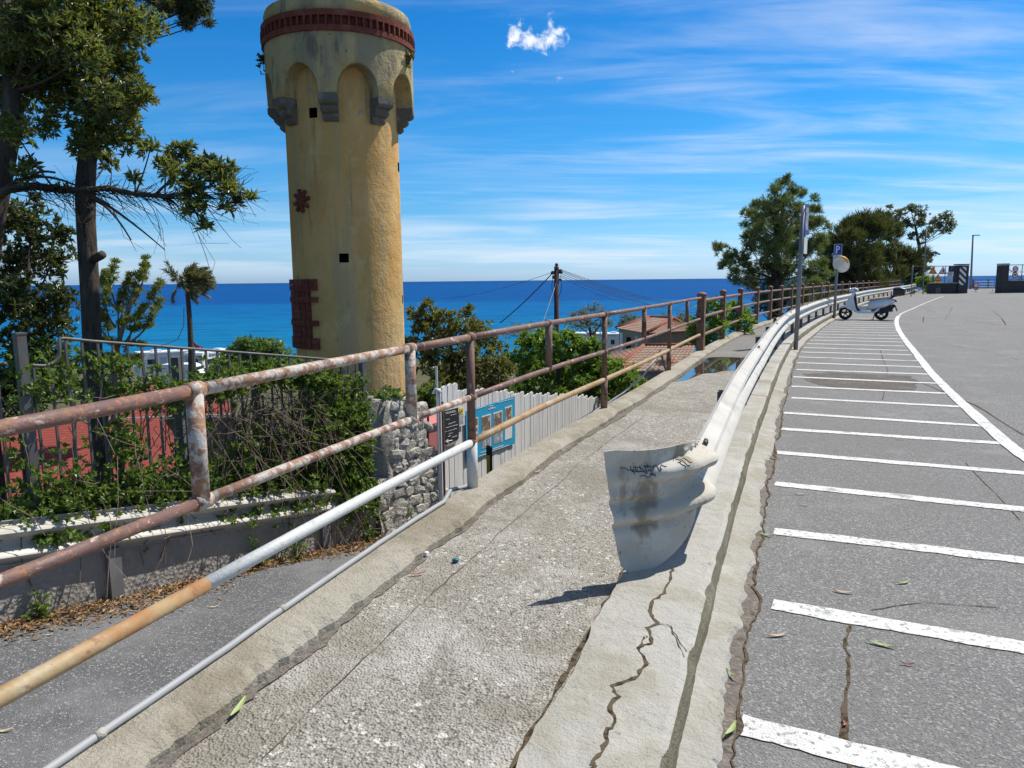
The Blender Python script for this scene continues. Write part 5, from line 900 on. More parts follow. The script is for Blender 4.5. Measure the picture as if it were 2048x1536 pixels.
m = MB(); a, b, c, d = gd(210, 770, 17.5), gd(200, 838, 15.8), gd(470, 828, 16.2), gd(450, 775, 17.9); roof_plane(m, a, b, c, d, .17, .032, 1, True); m.build('upper_roof', M['redroof'], h3)
m = MB(); m.tube([gd(190, 843, 15.7), gd(470, 833, 16.1)], .07, 6); m.build('gutter', M['plaster'], h3); m = MB(); a, b = gd(10, 1000, 12.1), gd(400, 935, 13.3); m.grid([[a, b], [[a[0], a[1], -6], [b[0], b[1], -6]]]); m.build('wall', M['cream'], h3); m = MB(); a, b = gd(200, 845, 15.8), gd(470, 835, 16.2); m.grid([[a, b], [[a[0], a[1], -6], [b[0], b[1], -6]]]); m.build('wall', M['cream'], h3)
# ---- campers, flag
def camper(px, d, ztop, yaw, label, L=6.2, over=True):
    p = gd(px, 700, d); c = thing('camper_van', label, 'camper', [p[0], p[1], ztop - 3.0]); c.rotation_euler = (0, 0, yaw); o = np.array(c.location)
    def bx(name, cc, sz, mt, par=c, bev=0):
        m = MB(); m.box(np.array(cc) + o, sz); ob = m.build(name, M[mt], par if par is c else c); return ob
    pr = [(-L / 2, .5), (L / 2 - 1.5, .5), (L / 2 - 1.5, 1.7), (L / 2 - .2, 2.1), (L / 2 - .1, 2.5), (L / 2 - .5, 2.85), (-L / 2 + .1, 2.9), (-L / 2, 2.75)]
    m = MB(); m.poly([o + [x, -1.1, z] for x, z in pr], 2.2, (0, -1, 0)); b = m.build('body', M['camper'], c)
    m = MB(); m.poly([o + [x, -1.0, z] for x, z in ((L / 2 - 1.5, .45), (L / 2 + .6, .45), (L / 2 + .65, 1.0), (L / 2 - .3, 1.9), (L / 2 - 1.5, 1.9))], 2.0, (0, -1, 0)); m.build('cab', M['camper'], c)
    bx('windscreen', (L / 2 + .15, 0, 1.5), (.5, 1.7, .5), 'glass'); bx('rear_panel', (-L / 2 - .012, 0, 1.75), (.03, 2.0, 1.7), 'camper_g'); bx('rear_window', (-L / 2 - .03, 0, 2.05), (.03, 1.2, .5), 'glass')
    for x in (-1.9, .2, 1.2): bx('window', (x, -1.11, 1.95), (.8 if x < 1 else .4, .03, .5), 'glass')
    bx('door', (-.85, -1.112, 1.5), (.6, .02, 1.7), 'camper_g'); bx('roof_vent', (-1.2, 0, 2.97), (.9, .7, .16), 'camper'); bx('roof_vent', (1.2, .2, 2.94), (.6, .6, .12), 'camper'); bx('awning', (-.2, -1.16, 2.72), (3.6, .12, .14), 'camper_g')
    for x in (-1.9, L / 2 - .6):
        for y_ in (-1., 1.): m = MB(); m.lathe([(.1, -.1), (.34, -.1), (.34, .1), (.1, .1)], o + [x, y_, .34], 16, 1); m.build('wheel', M['rubber'], c)
    return c
camper(338, 75, -5.0, R_(38), 'white camper with an overcab and rolled awning left of the palm trunk'); camper(425, 77, -5.2, R_(75), 'white camper showing its plain grey rear panel right of the palm trunk')
camper(1205, 82, -4.15, R_(-12), 'white camper parked near the shore tree right of the utility pole')
c = thing('white_van', 'white van low between the two campers behind the palm trunk', 'van', [*gd(376, 730, 70)[:2], -8.]); o = np.array(c.location); m = MB(); m.poly([o + [x, -.9, z] for x, z in ((-2.2, .3), (2.2, .3), (2.25, 1.0), (1.3, 1.35), (.8, 1.95), (.4, 2.1), (-2.1, 2.1), (-2.2, 1.9))], 1.8, (0, -1, 0)); m.build('body', M['camper'], c); m = MB(); m.box(o + [.9, 0, 1.6], (.5, 1.82, .45)); m.box(o + [-.8, 0, 1.6], (1.2, 1.82, .45)); m.build('window', M['glass'], c)
for x in (-1.3, 1.4): m = MB(); m.lathe([(.1, -.95), (.32, -.95), (.32, .95), (.1, .95)], o + [x, 0, .32], 14, 1); m.build('wheel', M['rubber'], c)
p = gd(378, 690, 68); fl = thing('beach_flag', 'pink feather flag blown sideways beside the palm trunk', 'flag', [p[0], p[1], -8]); m = MB(); m.tube([[p[0], p[1], -8], [p[0], p[1], p[2] + .6]], .03, 6); m.build('pole', M['grey_post'], fl)
m = MB(); k = 14; rows = [[p + np.array([.3 + 1.0 * t, .12 * math.sin(t * 9), .35 - .62 * t - v * (.55 * math.sin(math.pi * min(1, t * 1.25 + .12))**.7 if t < .7 else .14)]) for v in (0, .5, 1)] for t in np.linspace(0, 1, k)]; solid(m, rows, .012); m.build('cloth', M['pinkflag'], fl, True)
m = MB(); a = gd(353, 728, 10.6); m.box([a[0], a[1], a[2] - .9], (.11, .13, 2.0)); tag(m.build('fence_pillar', M['iron'], None, False, [a[0], a[1], a[2] - 1.9]), 'square grey pillar behind the vine in front of the campers', 'pillar')
# ---- utility pole and its lines
up = gd(1113, 533, 24); ub = up.copy(); ub[2] = GT(ub) - .2; u_ = thing('utility_pole', 'dark wooden utility pole with insulators in front of the sea', 'pole', ub)
m = MB(); m.tube([ub, up], [.10, .078], 12); m.build('shaft', M['polewood'], u_, True)
for (dx, dz, w_, h_) in ((.0, -.05, .15, .14), (-.12, -.20, .16, .12), (.13, -.16, .14, .16), (.12, -.42, .12, .09), (-.11, -.34, .08, .12), (0, .06, .12, .10)):
    m = MB(); m.lathe([(.02, -h_ / 2), (w_ / 2, -h_ / 2 + .02), (w_ / 2 * .8, h_ / 2 - .02), (.02, h_ / 2)], up + [dx, -.06, dz], 10); m.build('insulator', M['steel_dark'], u_, True)
for s in (-1, 1): m = MB(); m.tube(bez(up + [s * .1, -.05, -.3], up + [s * .24, -.08, -.75], up + [s * .03, -.1, -1.0]), .009, 5); m.build('drop_wire', M['rubber'], u_)
def cable(a, c, sag, r, label, mt='rubber', grp='wires from the utility pole'):
    m = MB(); m.tube(bez(a, (a + c) / 2 - np.array([0, 0, sag]), c, 14), r, 4); tag(m.build('cable', M[mt], None, True, a), label, 'cable', grp)
for i, (x, y, d, z0) in enumerate(((1335, 604, 46, .0), (1345, 608, 46, -.04), (1392, 612, 46, .03), (1398, 626, 46, -.1), (1360, 616, 46, -.16), (1300, 608, 46, -.2))): cable(up + [.12, 0, -.12 + z0], gd(x, y, d), .35 + .05 * i, .008, 'thin wire running from the utility pole down to the right toward the tiled house')
cable(up + [-.12, 0, -.2], gd(1000, 646, 24), .12, .016, 'thicker dark cable dropping from the utility pole to the left shrub'); cable(up + [-.12, 0, -.18], gd(880, 598, 40), .35, .007, 'faint wire from the utility pole leftwards over the sea to the tower')
cable(up + [-.02, -.08, -.55], gd(1037, 788, 21.5), .0, .014, 'pale guy wire from the utility pole down behind the plank fence', 'hose')
# ---------------------------------------------------------------- right side: trees beyond the railing, signs, scooter, gate, far railing
def pine(name, label, trunk, cl, lm, d, dens, seed, L, W, k, **kw): return tree(name, label, 'tree', ground_first(TR(trunk, d)), CL(cl, d, dens, kw.pop('jd', 1.6), seed), lm, L, W, k, **kw)
pine('pine_tree', 'large loose crowned pine behind the railing at the tall sign', [(1553, 650, 9), (1555, 560, 8), (1552, 470, 5), (1556, 400, 3)],
     [(1566, 368, 15), (1548, 382, 14), (1585, 385, 16), (1606, 390, 10), (1530, 410, 20), (1565, 410, 24), (1595, 420, 22), (1500, 430, 16), (1522, 445, 24), (1560, 450, 28), (1600, 455, 24), (1628, 398, 8), (1632, 420, 12), (1638, 445, 14), (1495, 470, 14), (1525, 485, 24), (1565, 490, 28), (1610, 495, 24), (1640, 480, 16), (1655, 455, 7), (1440, 500, 14), (1460, 515, 18), (1432, 492, 7), (1485, 520, 18), (1500, 545, 22), (1470, 545, 14), (1535, 530, 24), (1575, 535, 26), (1615, 545, 24), (1640, 530, 16), (1510, 570, 20), (1550, 575, 24), (1600, 580, 24), (1632, 570, 16), (1480, 565, 10), (1465, 560, 8), (1575, 356, 8), (1618, 420, 10), (1508, 410, 8), (1490, 450, 8), (1570, 600, 22), (1530, 600, 20), (1610, 610, 20), (1545, 430, 24), (1580, 475, 26), (1540, 505, 24), (1590, 510, 26), (1500, 495, 20), (1625, 500, 20), (1620, 450, 18), (1515, 465, 20), (1555, 550, 26), (1450, 530, 14)], 'lf_pine', 38, 4.6, 31, .24, .024, 15, up=.7, twig=.012, spread=(.2, 1.1), jd=1.9)
dc = [(1690, 480, 34), (1720, 465, 34), (1750, 460, 32), (1780, 470, 28), (1680, 520, 38), (1720, 520, 40), (1760, 515, 38), (1795, 520, 30), (1820, 525, 26), (1655, 500, 20), (1660, 540, 24), (1690, 560, 34), (1735, 565, 36), (1780, 560, 34), (1815, 555, 26), (1838, 540, 16), (1735, 445, 22), (1762, 443, 18), (1700, 450, 16), (1645, 560, 18), (1840, 510, 12), (1835, 565, 12)]
pine('tamarisk_tree', 'large dense dark feathery tree right behind the parking sign', [(1712, 640, 8), (1716, 560, 7), (1720, 500, 3)], [c for c in dc if c[0] < 1755], 'lf_tam', 57, 3.0, 32, .62, .042, 15, up=1.0, twig=.025, spread=(.15, .8), jd=2.)
pine('tamarisk_tree', 'feathery dark tree between the large dark tree and the gate', [(1795, 620, 6), (1792, 560, 5), (1790, 500, 3)], [c for c in dc if c[0] >= 1755], 'lf_tam', 84, 3.2, 42, .85, .06, 15, up=1.0, twig=.035, spread=(.15, .8), jd=2.)
pine('eucalyptus_tree', 'open crowned eucalyptus tree behind the dark tree mass', [(1850, 590, 4.4), (1844, 540, 4.0), (1838, 490, 3.2), (1830, 450, 2.)],
     [(1800, 430, 14), (1822, 420, 13), (1842, 425, 15), (1838, 445, 13), (1815, 445, 12), (1795, 452, 10), (1868, 445, 12), (1890, 435, 14), (1902, 448, 10), (1880, 455, 12), (1860, 465, 11), (1896, 462, 8), (1778, 415, 6), (1785, 440, 8), (1848, 470, 9), (1850, 520, 12), (1842, 535, 12), (1862, 510, 10), (1828, 470, 10), (1774, 430, 7)], 'lf_euc', 90, 4.2, 33, .44, .15, 7, twig=.022, bark='bark')
pine('low_green_bush', 'small bright green bush at the end of the guardrail', [(1858, 590, 3), (1858, 575, 2)], [(1855, 565, 14), (1868, 572, 12), (1845, 560, 10), (1862, 582, 12), (1875, 583, 8)], 'lf_bright', 73, 4., 34, .45, .22, 6, twig=.02, jd=.6)
pine('cliff_bush', 'low scrub behind the posts of the brown railing', [(1540, 660, 3), (1540, 640, 2)], [(1520, 620, 14), (1550, 622, 14), (1580, 618, 14), (1610, 615, 12), (1640, 612, 12)], 'lf_tam', 38, 1.6, 35, .3, .06, 7, twig=.015)
pine('cliff_bush', 'low green scrub under the dark tree mass along the far railing', [(1700, 625, 3), (1700, 610, 2)], [(1670, 600, 14), (1700, 598, 16), (1730, 596, 16), (1760, 594, 14), (1790, 590, 14), (1820, 588, 10)], 'lf_tam', 66, 2.6, 36, .4, .07, 7, twig=.02)
pine('cliff_bush', 'green tuft of scrub between the pine and the parking sign', [(1655, 630, 3), (1650, 600, 2)], [(1620, 560, 18), (1645, 580, 18), (1655, 550, 14), (1635, 600, 16), (1600, 600, 16)], 'lf_pine', 47, 2.2, 37, .3, .07, 8, twig=.015)
VU = lambda p: unit(np.array([p[0], p[1], 0]))
# tall sign seen nearly edge on
sp_ = gz(1591, 702, 0); s1 = thing('sign_pole', 'tall grey pole with a narrow blue sign seen almost edge on at the kerb', 'sign', sp_); topz = gy(1607, 411, sp_[1])[2]
lean = (gy(1607, 411, sp_[1])[0] - sp_[0]) * .9
m = MB(); m.tube([sp_, sp_ + [lean, 0, topz]], .046, 12); m.build('pole', M['grey_post'], s1, True)
fw_ = VU(sp_); rt_ = np.array([fw_[1], -fw_[0], 0]); pd_ = unit(fw_ * .97 + rt_ * .22); c = sp_ + [lean, 0, topz - .30] + rt_ * .075
m = MB(); m.box(c, (.30, .012, .60), pd_, np.array([-pd_[1], pd_[0], 0])); bs = m.build('sign_panel', M['blue'], s1); m = MB(); m.box(c + [0, 0, -.52], (.28, .012, .34), pd_, np.array([-pd_[1], pd_[0], 0])); m.build('lower_panel', M['paper'], s1)
m = MB(); q = np.array([-pd_[1], pd_[0], 0]); q = q if q @ fw_ < 0 else -q; m.box(c + q * .0085 + [0, 0, .02], (.24, .004, .46), pd_, q); m.build('white_field', M['photo_g'], bs)
# parking sign with traffic mirror
p0 = gz(1668, 638, 0); s2 = thing('parking_sign', 'blue P parking sign on a grey pole with a towing plate', 'sign', p0); zt = gy(1678, 487, p0[1])[2]; ln = gy(1676, 500, p0[1])[0] - p0[0]
m = MB(); m.tube([p0, p0 + [ln, 0, zt - .05]], .05, 12); m.build('pole', M['grey_post'], s2, True)
f2 = VU(p0); r2_ = np.array([f2[1], -f2[0], 0]); c = p0 + np.array([ln, 0, zt - .22]) - f2 * .06
m = MB(); m.box(c, (.28, .015, .41), r2_, f2); pp = m.build('sign_panel', M['blue'], s2)
m = MB(); 
for a_, b_, w1, w2 in ((0, .195, .27, .010), (0, -.195, .27, .010)): m.box(c - f2 * .009 + [0, 0, b_], (w1, .004, w2), r2_, f2)
for s_ in (-1, 1): m.box(c - f2 * .009 + r2_ * s_ * .130, (.010, .004, .38), r2_, f2)
m.build('white_border', M['white'], pp)
m = MB(); m.box(c - f2 * .009 + r2_ * -.05 + [0, 0, -.005], (.042, .004, .28), r2_, f2); th = np.linspace(-math.pi / 2, math.pi / 2, 14)
ro = [c - f2 * .0105 + r2_ * (-.03 + .095 * math.cos(t)) + np.array([0, 0, .055 + .08 * math.sin(t)]) for t in th]; ri = [c - f2 * .0105 + r2_ * (-.03 + .055 * math.cos(t)) + np.array([0, 0, .055 + .042 * math.sin(t)]) for t in th]; m.grid([ro, ri]); m.build('letter', M['white'], pp)
c3 = c + [-.01, 0, -.312]; m = MB(); m.box(c3, (.29, .015, .20), r2_, f2); tp_ = m.build('towing_plate', M['paper'], s2); m = MB(); m.box(c3 - f2 * .01 + [0, 0, -.015], (.19, .004, .035), r2_, f2); m.box(c3 - f2 * .01 + r2_ * .02 + [0, 0, .02], (.09, .004, .03), r2_, f2); m.box(c3 - f2 * .01 + r2_ * -.05 + [0, 0, .035], (.05, .004, .012), r2_, f2)
for s_ in (-.06, .06): m.lathe([(.001, -.003), (.02, -.003), (.02, .003), (.001, .003)], c3 - f2 * .011 + r2_ * s_ + [0, 0, -.035], 10, 1)
m.build('tow_pictogram', M['black'], tp_)
zc = gy(1680, 529, p0[1])[2]; mc = p0 + np.array([ln * .75, 0, zc]) - f2 * .16 + r2_ * .13; mn = unit(-f2 * .8 + r2_ * -.42 + np.array([0, 0, -.30])); mu = unit(np.cross(mn, [0, 0, 1.])); mv = np.cross(mu, mn); mv = mv if mv[2] > 0 else -mv
mr = thing('traffic_mirror', 'round convex traffic mirror with an orange visor on the parking sign pole', 'mirror', mc)
def dome(r, hgt, k=8, n=28): return [[mc + mu * (r * i / k) * math.cos(t) + mv * (r * i / k) * math.sin(t) + mn * hgt * (1 - (i / k)**2) for t in np.linspace(0, 2 * math.pi, n)] for i in range(k + 1)]
m = MB(); m.grid(dome(.29, .055)); m.build('mirror_glass', M['mirror_dull'] if 'mirror_dull' in M else M['white'], mr, True)
m = MB(); m.tube([mc + mu * .30 * math.cos(t) + mv * .30 * math.sin(t) - mn * .01 for t in np.linspace(0, 2 * math.pi, 30)], .018, 6); m.build('rim', M['white'], mr, True)
m = MB(); m.grid([[mc + mu * .315 * math.cos(t) + mv * .315 * math.sin(t) + mn * (-.03 + .15 * v) for t in np.linspace(1.35, 2.9, 14)] for v in (0, .5, 1)] + [[mc + mu * .325 * math.cos(t) + mv * .325 * math.sin(t) + mn * (.12 - .15 * v) for t in np.linspace(1.35, 2.9, 14)] for v in (0, 1)]); m.build('visor', M['amber'], mr, True)
m = MB(); m.lathe([(.01, -.06), (.3, -.02), (.3, 0), (.01, 0)], (0, 0, 0), 24); V = m.v[0]; m.v[0] = mc + V[:, :1] * mu + V[:, 1:2] * mv + (V[:, 2:] - .012) * mn; m.build('back_shell', M['amber'], mr)
m = MB(); m.tube([mc - mn * .05, p0 + np.array([ln * .75, 0, zc])], .022, 6); m.build('bracket', M['grey_post'], mr)
# scooter
a_, b_ = gz(1690, 639, 0), gz(1762, 640, 0); sc = thing('scooter', 'white and pale blue motor scooter with black top case parked across the bay stripes', 'scooter', (a_ + b_) / 2)
dS = unit(np.array([*(a_ - b_)[:2], 0])); nS = np.array([-dS[1], dS[0], 0]); oS = (a_ + b_) / 2; nS = nS if nS @ (EYE - oS) > 0 else -nS; WB = np.linalg.norm(a_ - b_) / 2
sx_ = lambda x, y, z: oS + dS * x + nS * y + np.array([0, 0, z])
def mesh2(name, outline, half, mt, par=sc, bev=.0, y=0): m = MB(); P = [sx_(x, y + half, z) for x, z in outline]; m.poly(P, 2 * half, nS); return m.build(name, M[mt], par)
def puff(name, rows, mt, par=sc):        # lofted body: (x, z, half width, half height)
    m = MB(); G = []
    for (x, z, hw_, hh) in rows: G.append([sx_(x, hw_ * np.sign(math.cos(t)) * abs(math.cos(t))**.6, z + hh * np.sign(math.sin(t)) * abs(math.sin(t))**.6) for t in np.linspace(0, 2 * math.pi, 17)[:-1]])
    m.grid(G, closed=True); m.add(G[0], [tuple(range(16))]); m.add(G[-1], [tuple(range(16))]); return m.build(name, M[mt], par, 'auto')
def wheel(x, lean=0):
    R = .235; c = sx_(x, 0, R); w = MB(); prof = [(R - .09, -.035), (R - .06, -.055), (R - .02, -.055), (R, -.02), (R, .02), (R - .02, .055), (R - .06, .055), (R - .09, .035)]
    G = [[c + dS * r * math.cos(t) + np.array([0, 0, r * math.sin(t)]) + nS * o for t in np.linspace(0, 2 * math.pi, 33)[:-1]] for r, o in prof]; w.grid(G, closed=True); W = w.build('wheel', M['rubber'], sc, True)
    m = MB()
    G = [[c + dS * r * math.cos(t) + np.array([0, 0, r * math.sin(t)]) + nS * o for t in np.linspace(0, 2 * math.pi, 25)[:-1]] for r, o in ((R - .085, -.03), (R - .10, -.04), (R - .105, 0), (R - .10, .04), (R - .085, .03))]; m.grid(G, closed=True)
    for k in range(5):
        t = k * 2 * math.pi / 5 + .3; d = dS * math.cos(t) + np.array([0, 0, math.sin(t)]); m.box(c + d * .085, (.15, .045, .05), d, nS)
    m.tube([c - nS * .06, c + nS * .06], .05, 10); m.build('rim', M['rubber'], W); return W
wheel(WB); wheel(-WB)
puff('front_fender', [(WB - .26, .40, .05, .05), (WB - .15, .46, .09, .055), (WB, .485, .095, .045), (WB + .14, .455, .085, .045), (WB + .24, .40, .05, .035)], 'silver')
m = MB()
for s_ in (-1, 1): m.tube([sx_(WB, s_ * .07, .24), sx_(WB - .10, s_ * .06, .52)], .025, 8)
m.build('fork', M['steel_dark'], sc, True)
mesh2('front_shield', [(WB + .02, .50), (WB - .08, .78), (WB - .24, 1.0), (WB - .31, 1.0), (WB - .26, .80), (WB - .34, .45), (WB - .40, .32), (WB - .30, .30), (WB - .08, .40)], .20, 'silver')
mesh2('leg_panel', [(WB - .25, .95), (WB - .31, .96), (WB - .35, .76), (WB - .40, .46), (WB - .50, .33), (WB - .36, .33), (WB - .28, .55), (WB - .22, .8)], .165, 'black')
mesh2('floorboard', [(WB - .34, .33), (WB - .92, .30), (WB - 1.12, .45), (WB - 1.12, .36), (WB - .94, .24), (WB - .42, .24), (WB - .28, .30)], .2, 'silver')
mesh2('engine_shroud', [(WB - .86, .50), (WB - 1.42, .56), (WB - 1.62, .50), (WB - 1.52, .36), (WB - 1.30, .25), (WB - 1.05, .22), (WB - .9, .34)], .13, 'black')
puff('tail_body', [(WB - .74, .49, .13, .15), (WB - .84, .53, .18, .18), (WB - 1.05, .565, .20, .19), (WB - 1.3, .62, .20, .165), (WB - 1.48, .665, .16, .11), (WB - 1.60, .69, .09, .06)], 'silver')
puff('seat', [(WB - .73, .71, .08, .03), (WB - .85, .735, .15, .05), (WB - 1.1, .765, .16, .055), (WB - 1.35, .80, .15, .05), (WB - 1.47, .815, .10, .03)], 'seat')
puff('handlebar_cowl', [(WB - .13, 1.06, .07, .05), (WB - .18, 1.08, .11, .075), (WB - .30, 1.09, .13, .075), (WB - .40, 1.07, .07, .04)], 'white')
m = MB()
for s_ in (-1, 1): m.tube([sx_(WB - .29, s_ * .1, 1.08), sx_(WB - .34, s_ * .34, 1.06)], .018, 8)
m.build('handlebar', M['rubber'], sc, True)
for s_ in (-1, 1):
    m = MB(); m.tube([sx_(WB - .28, s_ * .17, 1.1), sx_(WB - .27, s_ * .24, 1.24)], .008, 6); m.lathe([(.005, -.012), (.05, -.008), (.05, .008), (.005, .012)], sx_(WB - .27, s_ * .26, 1.27), 12, 1); m.build('mirror', M['black'], sc, True)
m = MB(); m.lathe([(.01, .02), (.07, .01), (.075, -.03), (.01, -.04)], (0, 0, 0), 14); V = m.v[0]; m.v[0] = sx_(WB - .10, 0, 1.075) + V[:, :1] * nS + V[:, 1:2] * [0, 0, 1] + V[:, 2:] * dS; m.build('headlight', M['metal'], sc, True)
puff('top_case', [(WB - 1.52, 1.0, .16, .12), (WB - 1.54, 1.01, .21, .155), (WB - 1.72, 1.03, .22, .165), (WB - 1.88, 1.01, .20, .14), (WB - 1.91, 1.0, .14, .10)], 'case')
m = MB(); m.box(sx_(WB - 1.72, 0, 1.045), (.40, .455, .012), dS, nS); m.build('case_seam', M['steel_dark'], sc); m = MB(); m.tube([sx_(WB - 1.42, 0, .74), sx_(WB - 1.60, 0, .88)], .03, 8); m.tube([sx_(WB - 1.45, 0, .86), sx_(WB - 1.8, 0, .87)], .02, 8); m.build('rack', M['black'], sc, True)
puff('tail_light', [(WB - 1.57, .70, .10, .04), (WB - 1.64, .68, .08, .045), (WB - 1.67, .66, .03, .02)], 'tail')
mesh2('rear_mudguard', [(WB - 1.50, .58), (WB - 1.62, .55), (WB - 1.70, .36), (WB - 1.68, .30), (WB - 1.62, .46), (WB - 1.52, .52)], .06, 'black')
m = MB(); m.tube([sx_(WB - 1.0, .10, .3), sx_(WB - .93, .2, .01)], .016, 6); m.tube([sx_(WB - .93, .2, .012), sx_(WB - .84, .24, .012)], .014, 6); m.build('kickstand', M['steel_dark'], sc, True)
m = MB(); m.tube([sx_(WB - 1.0, -.14, .30), sx_(WB - 1.55, -.18, .34)], .05, 10); m.build('exhaust', M['steel_dark'], sc, True)
m = MB(); m.box(sx_(WB - 1.02, .0, .34), (.34, .22, .16), dS, nS); m.build('engine', M['grey_post'], sc)
m = MB(); m.box(sx_(WB - .58, 0, .42), (.30, .2, .17), dS, nS, mi=0); bagp = m.build('shopping_bag', M['paper'], None, False, sx_(WB - .58, 0, .335)); tag(bagp, 'pale cream bag standing on the footboard of the scooter', 'bag'); m = MB(); m.tube(bez(sx_(WB - .66, .05, .50), sx_(WB - .58, .05, .62), sx_(WB - .50, .05, .50)), .008, 5); m.build('handle', M['paper'], bagp)
# ---- the far gate: two pillars, parapets, mesh fences and road signs
def gpl(px, py, d): return gd(px, py, d)
gx0 = gz(1867, 584, 0); gdd = 68.
G = lambda px, py: gd(px, py, 66.)
def zz(py, px=1900): return G(px, py)[2]
gl = thing('gate_parapet', 'dark stone parapet left of the far gateway carrying a mesh fence', 'wall', G(1884, 586)); y0_ = G(1884, 586)[1]
x0_, x1_ = G(1860, 586)[0], G(1914, 586)[0]; xp0, xp1 = G(1914, 560)[0], G(1933, 560)[0]
m = MB(); m.box([(x0_ + x1_) / 2, y0_ + .3, .42], (x1_ - x0_, .5, .95)); m.build('parapet', M['dark_stone'] if 'dark_stone' in M else M['corbel'], gl); m = MB(); m.box([(x0_ + x1_) / 2, y0_ + .28, .94], (x1_ - x0_ + .04, .62, .08)); m.build('coping', M['concd'], gl)
m = MB(); m.box([G(1876, 580)[0], y0_ + .03, .28], (.45, .03, .5)); m.build('plaque', M['corbel'], gl)
m = MB(); zt_ = zz(532)
for x in np.linspace(x0_ - 1.6, x1_, 5): m.tube([[x, y0_ + .3, .9], [x, y0_ + .3, zt_]], .03, 6)
m.tube([[x0_ - 1.6, y0_ + .3, zt_], [x1_, y0_ + .3, zt_]], .03, 6); m.tube([[x0_ - 1.6, y0_ + .3, 1.75], [x1_, y0_ + .3, 1.75]], .02, 6); m.build('fence_frame', M['steel_dark'], gl)
def wire(x0, x1, y, z0, z1, par, st=.22):
    m = MB()
    for z in np.arange(z0, z1, st): m.tube([[x0, y, z], [x1, y, z]], .007, 3)
    for x in np.arange(x0, x1, st): m.tube([[x, y, z0], [x, y, z1]], .005, 3)
    m.build('wire_mesh', M['steel_dark'], par)
wire(x0_, x1_, y0_ + .3, .98, zt_, gl)
def pillar(x0, x1, label, chev):
    p = thing('gate_pillar', label, 'pillar', [(x0 + x1) / 2, y0_, 0]); m = MB(); m.box([(x0 + x1) / 2, y0_ + .35, zz(531) / 2], (x1 - x0, .9, zz(531))); m.build('shaft', M['dark_stone'], p); m = MB(); m.box([(x0 + x1) / 2, y0_ + .35, zz(530) + .03], (x1 - x0 + .03, .95, .1)); m.build('cap', M['steel_dark'], p)
    if chev:
        m = MB(); xa, xb = x0 + .02, x0 + (x1 - x0) * .72; za, zb = .75, zz(534); n_ = 3; hh = (zb - za) / n_
        sl_ = .55 / (xb - xa); nx_ = 10
        for k in range(n_ + 2):
            for i in range(nx_):
                xl, xr = xa + (xb - xa) * i / nx_, xa + (xb - xa) * (i + 1) / nx_
                q = [(x, min(zb, max(za, zb + .45 - k * hh - (x - xa) * sl_ + o))) for x, o in ((xl, 0), (xr, 0), (xr, -hh * .5), (xl, -hh * .5))]
                if q[0][1] - q[3][1] > .01 or q[1][1] - q[2][1] > .01: m.add([[x, y0_ - .112, z] for x, z in q], [(0, 1, 2, 3)])
        m.build('chevron', M['white'], p)
    return p
pillar(xp0, xp1, 'gate pillar with black and white diagonal stripes left of the far opening', True)
def trisign(px, py, w_px, fill, label, sym, d=65.4):
    c = gd(px, py, d); w_ = w_px / F * d; hgt = w_ * .84; s = thing('warning_sign', label, 'sign', c - [0, 0, hgt / 2]); t = lambda k, y: [c + np.array([x * k, y, z * k - hgt * .06 * (1 - k)]) for x, z in ((-w_ / 2, -hgt / 2), (w_ / 2, -hgt / 2), (0, hgt / 2))]
    m = MB(); m.poly(t(1, 0), .02, (0, -1, 0)); q = m.build('red_border', M['red'], s); m = MB(); m.poly(t(.70, -.006), .005, (0, -1, 0)); f_ = m.build('panel', M[fill], s); m = MB()
    if sym == '!': m.box(c + [0, -.012, .02], (w_ * .055, .006, hgt * .24)); m.box(c + [0, -.012, -hgt * .22], (w_ * .06, .006, hgt * .06))
    else: m.poly([c + [x * w_, -.012, z * hgt] for x, z in ((.0, -.28), (.16, -.28), (.12, .02), (.03, .12), (-.02, 0))], .004, (0, -1, 0)); m.box(c + [-.1 * w_, -.012, -.12 * hgt], (w_ * .03, .006, hgt * .3))
    m.build('pictogram', M['black'], f_); m = MB(); m.tube([c + [0, .04, -hgt / 2], c + [0, .04, hgt / 2]], .02, 5); m.build('bracket', M['steel_dark'], s)
trisign(1866, 540, 17, 'amber', 'amber triangular warning sign with an exclamation mark, upper left on the gate fence', '!'); trisign(1886, 540, 17, 'white', 'white triangular warning sign with a black figure on the gate fence', 'r'); trisign(1876, 555, 17, 'amber', 'amber triangular warning sign below the two other triangles on the gate fence', '!')
def recsign(px, py, w_, h_, mt, label, d, cat, deco):
    c = gd(px, py, d); w_ *= d / F; h_ *= d / F; m = MB(); m.box(c, (w_, .02, h_)); o = m.build('notice_board', M[mt], None, False, c); tag(o, label, cat); m = MB()
    if deco == 'l': m.box(c + [0, -.013, .03], (w_ * .06, .005, h_ * .7)); m.box(c + [w_ * .15, -.013, h_ * .2], (w_ * .25, .005, h_ * .06)); m.build('symbol', M['photo_g'], o)
    if deco == 'o': m.tube([c + [w_ * .25 * math.cos(t), -.012, h_ * .3 + w_ * .25 * math.sin(t)] for t in np.linspace(0, 6.3, 16)], .02, 4); m.build('symbol', M['photo_g'], o)
    m = MB(); m.tube([c + [0, .03, -h_ * .6], c + [0, .03, h_ * .5]], .02, 5); m.build('bracket', M['steel_dark'], o); return o
recsign(1903, 538, 12, 11, 'navy', 'square dark blue sign at the top of the gate fence', 65.4, 'sign', 'l'); recsign(1900, 552, 11, 17, 'camper_g', 'tall pale grey notice panel beside the striped pillar', 65.3, 'sign', 'o')
xr0, xr1 = G(2001, 560)[0], G(2013, 560)[0]; pillar(xr0, xr1, 'plain dark gate pillar right of the far opening', False)
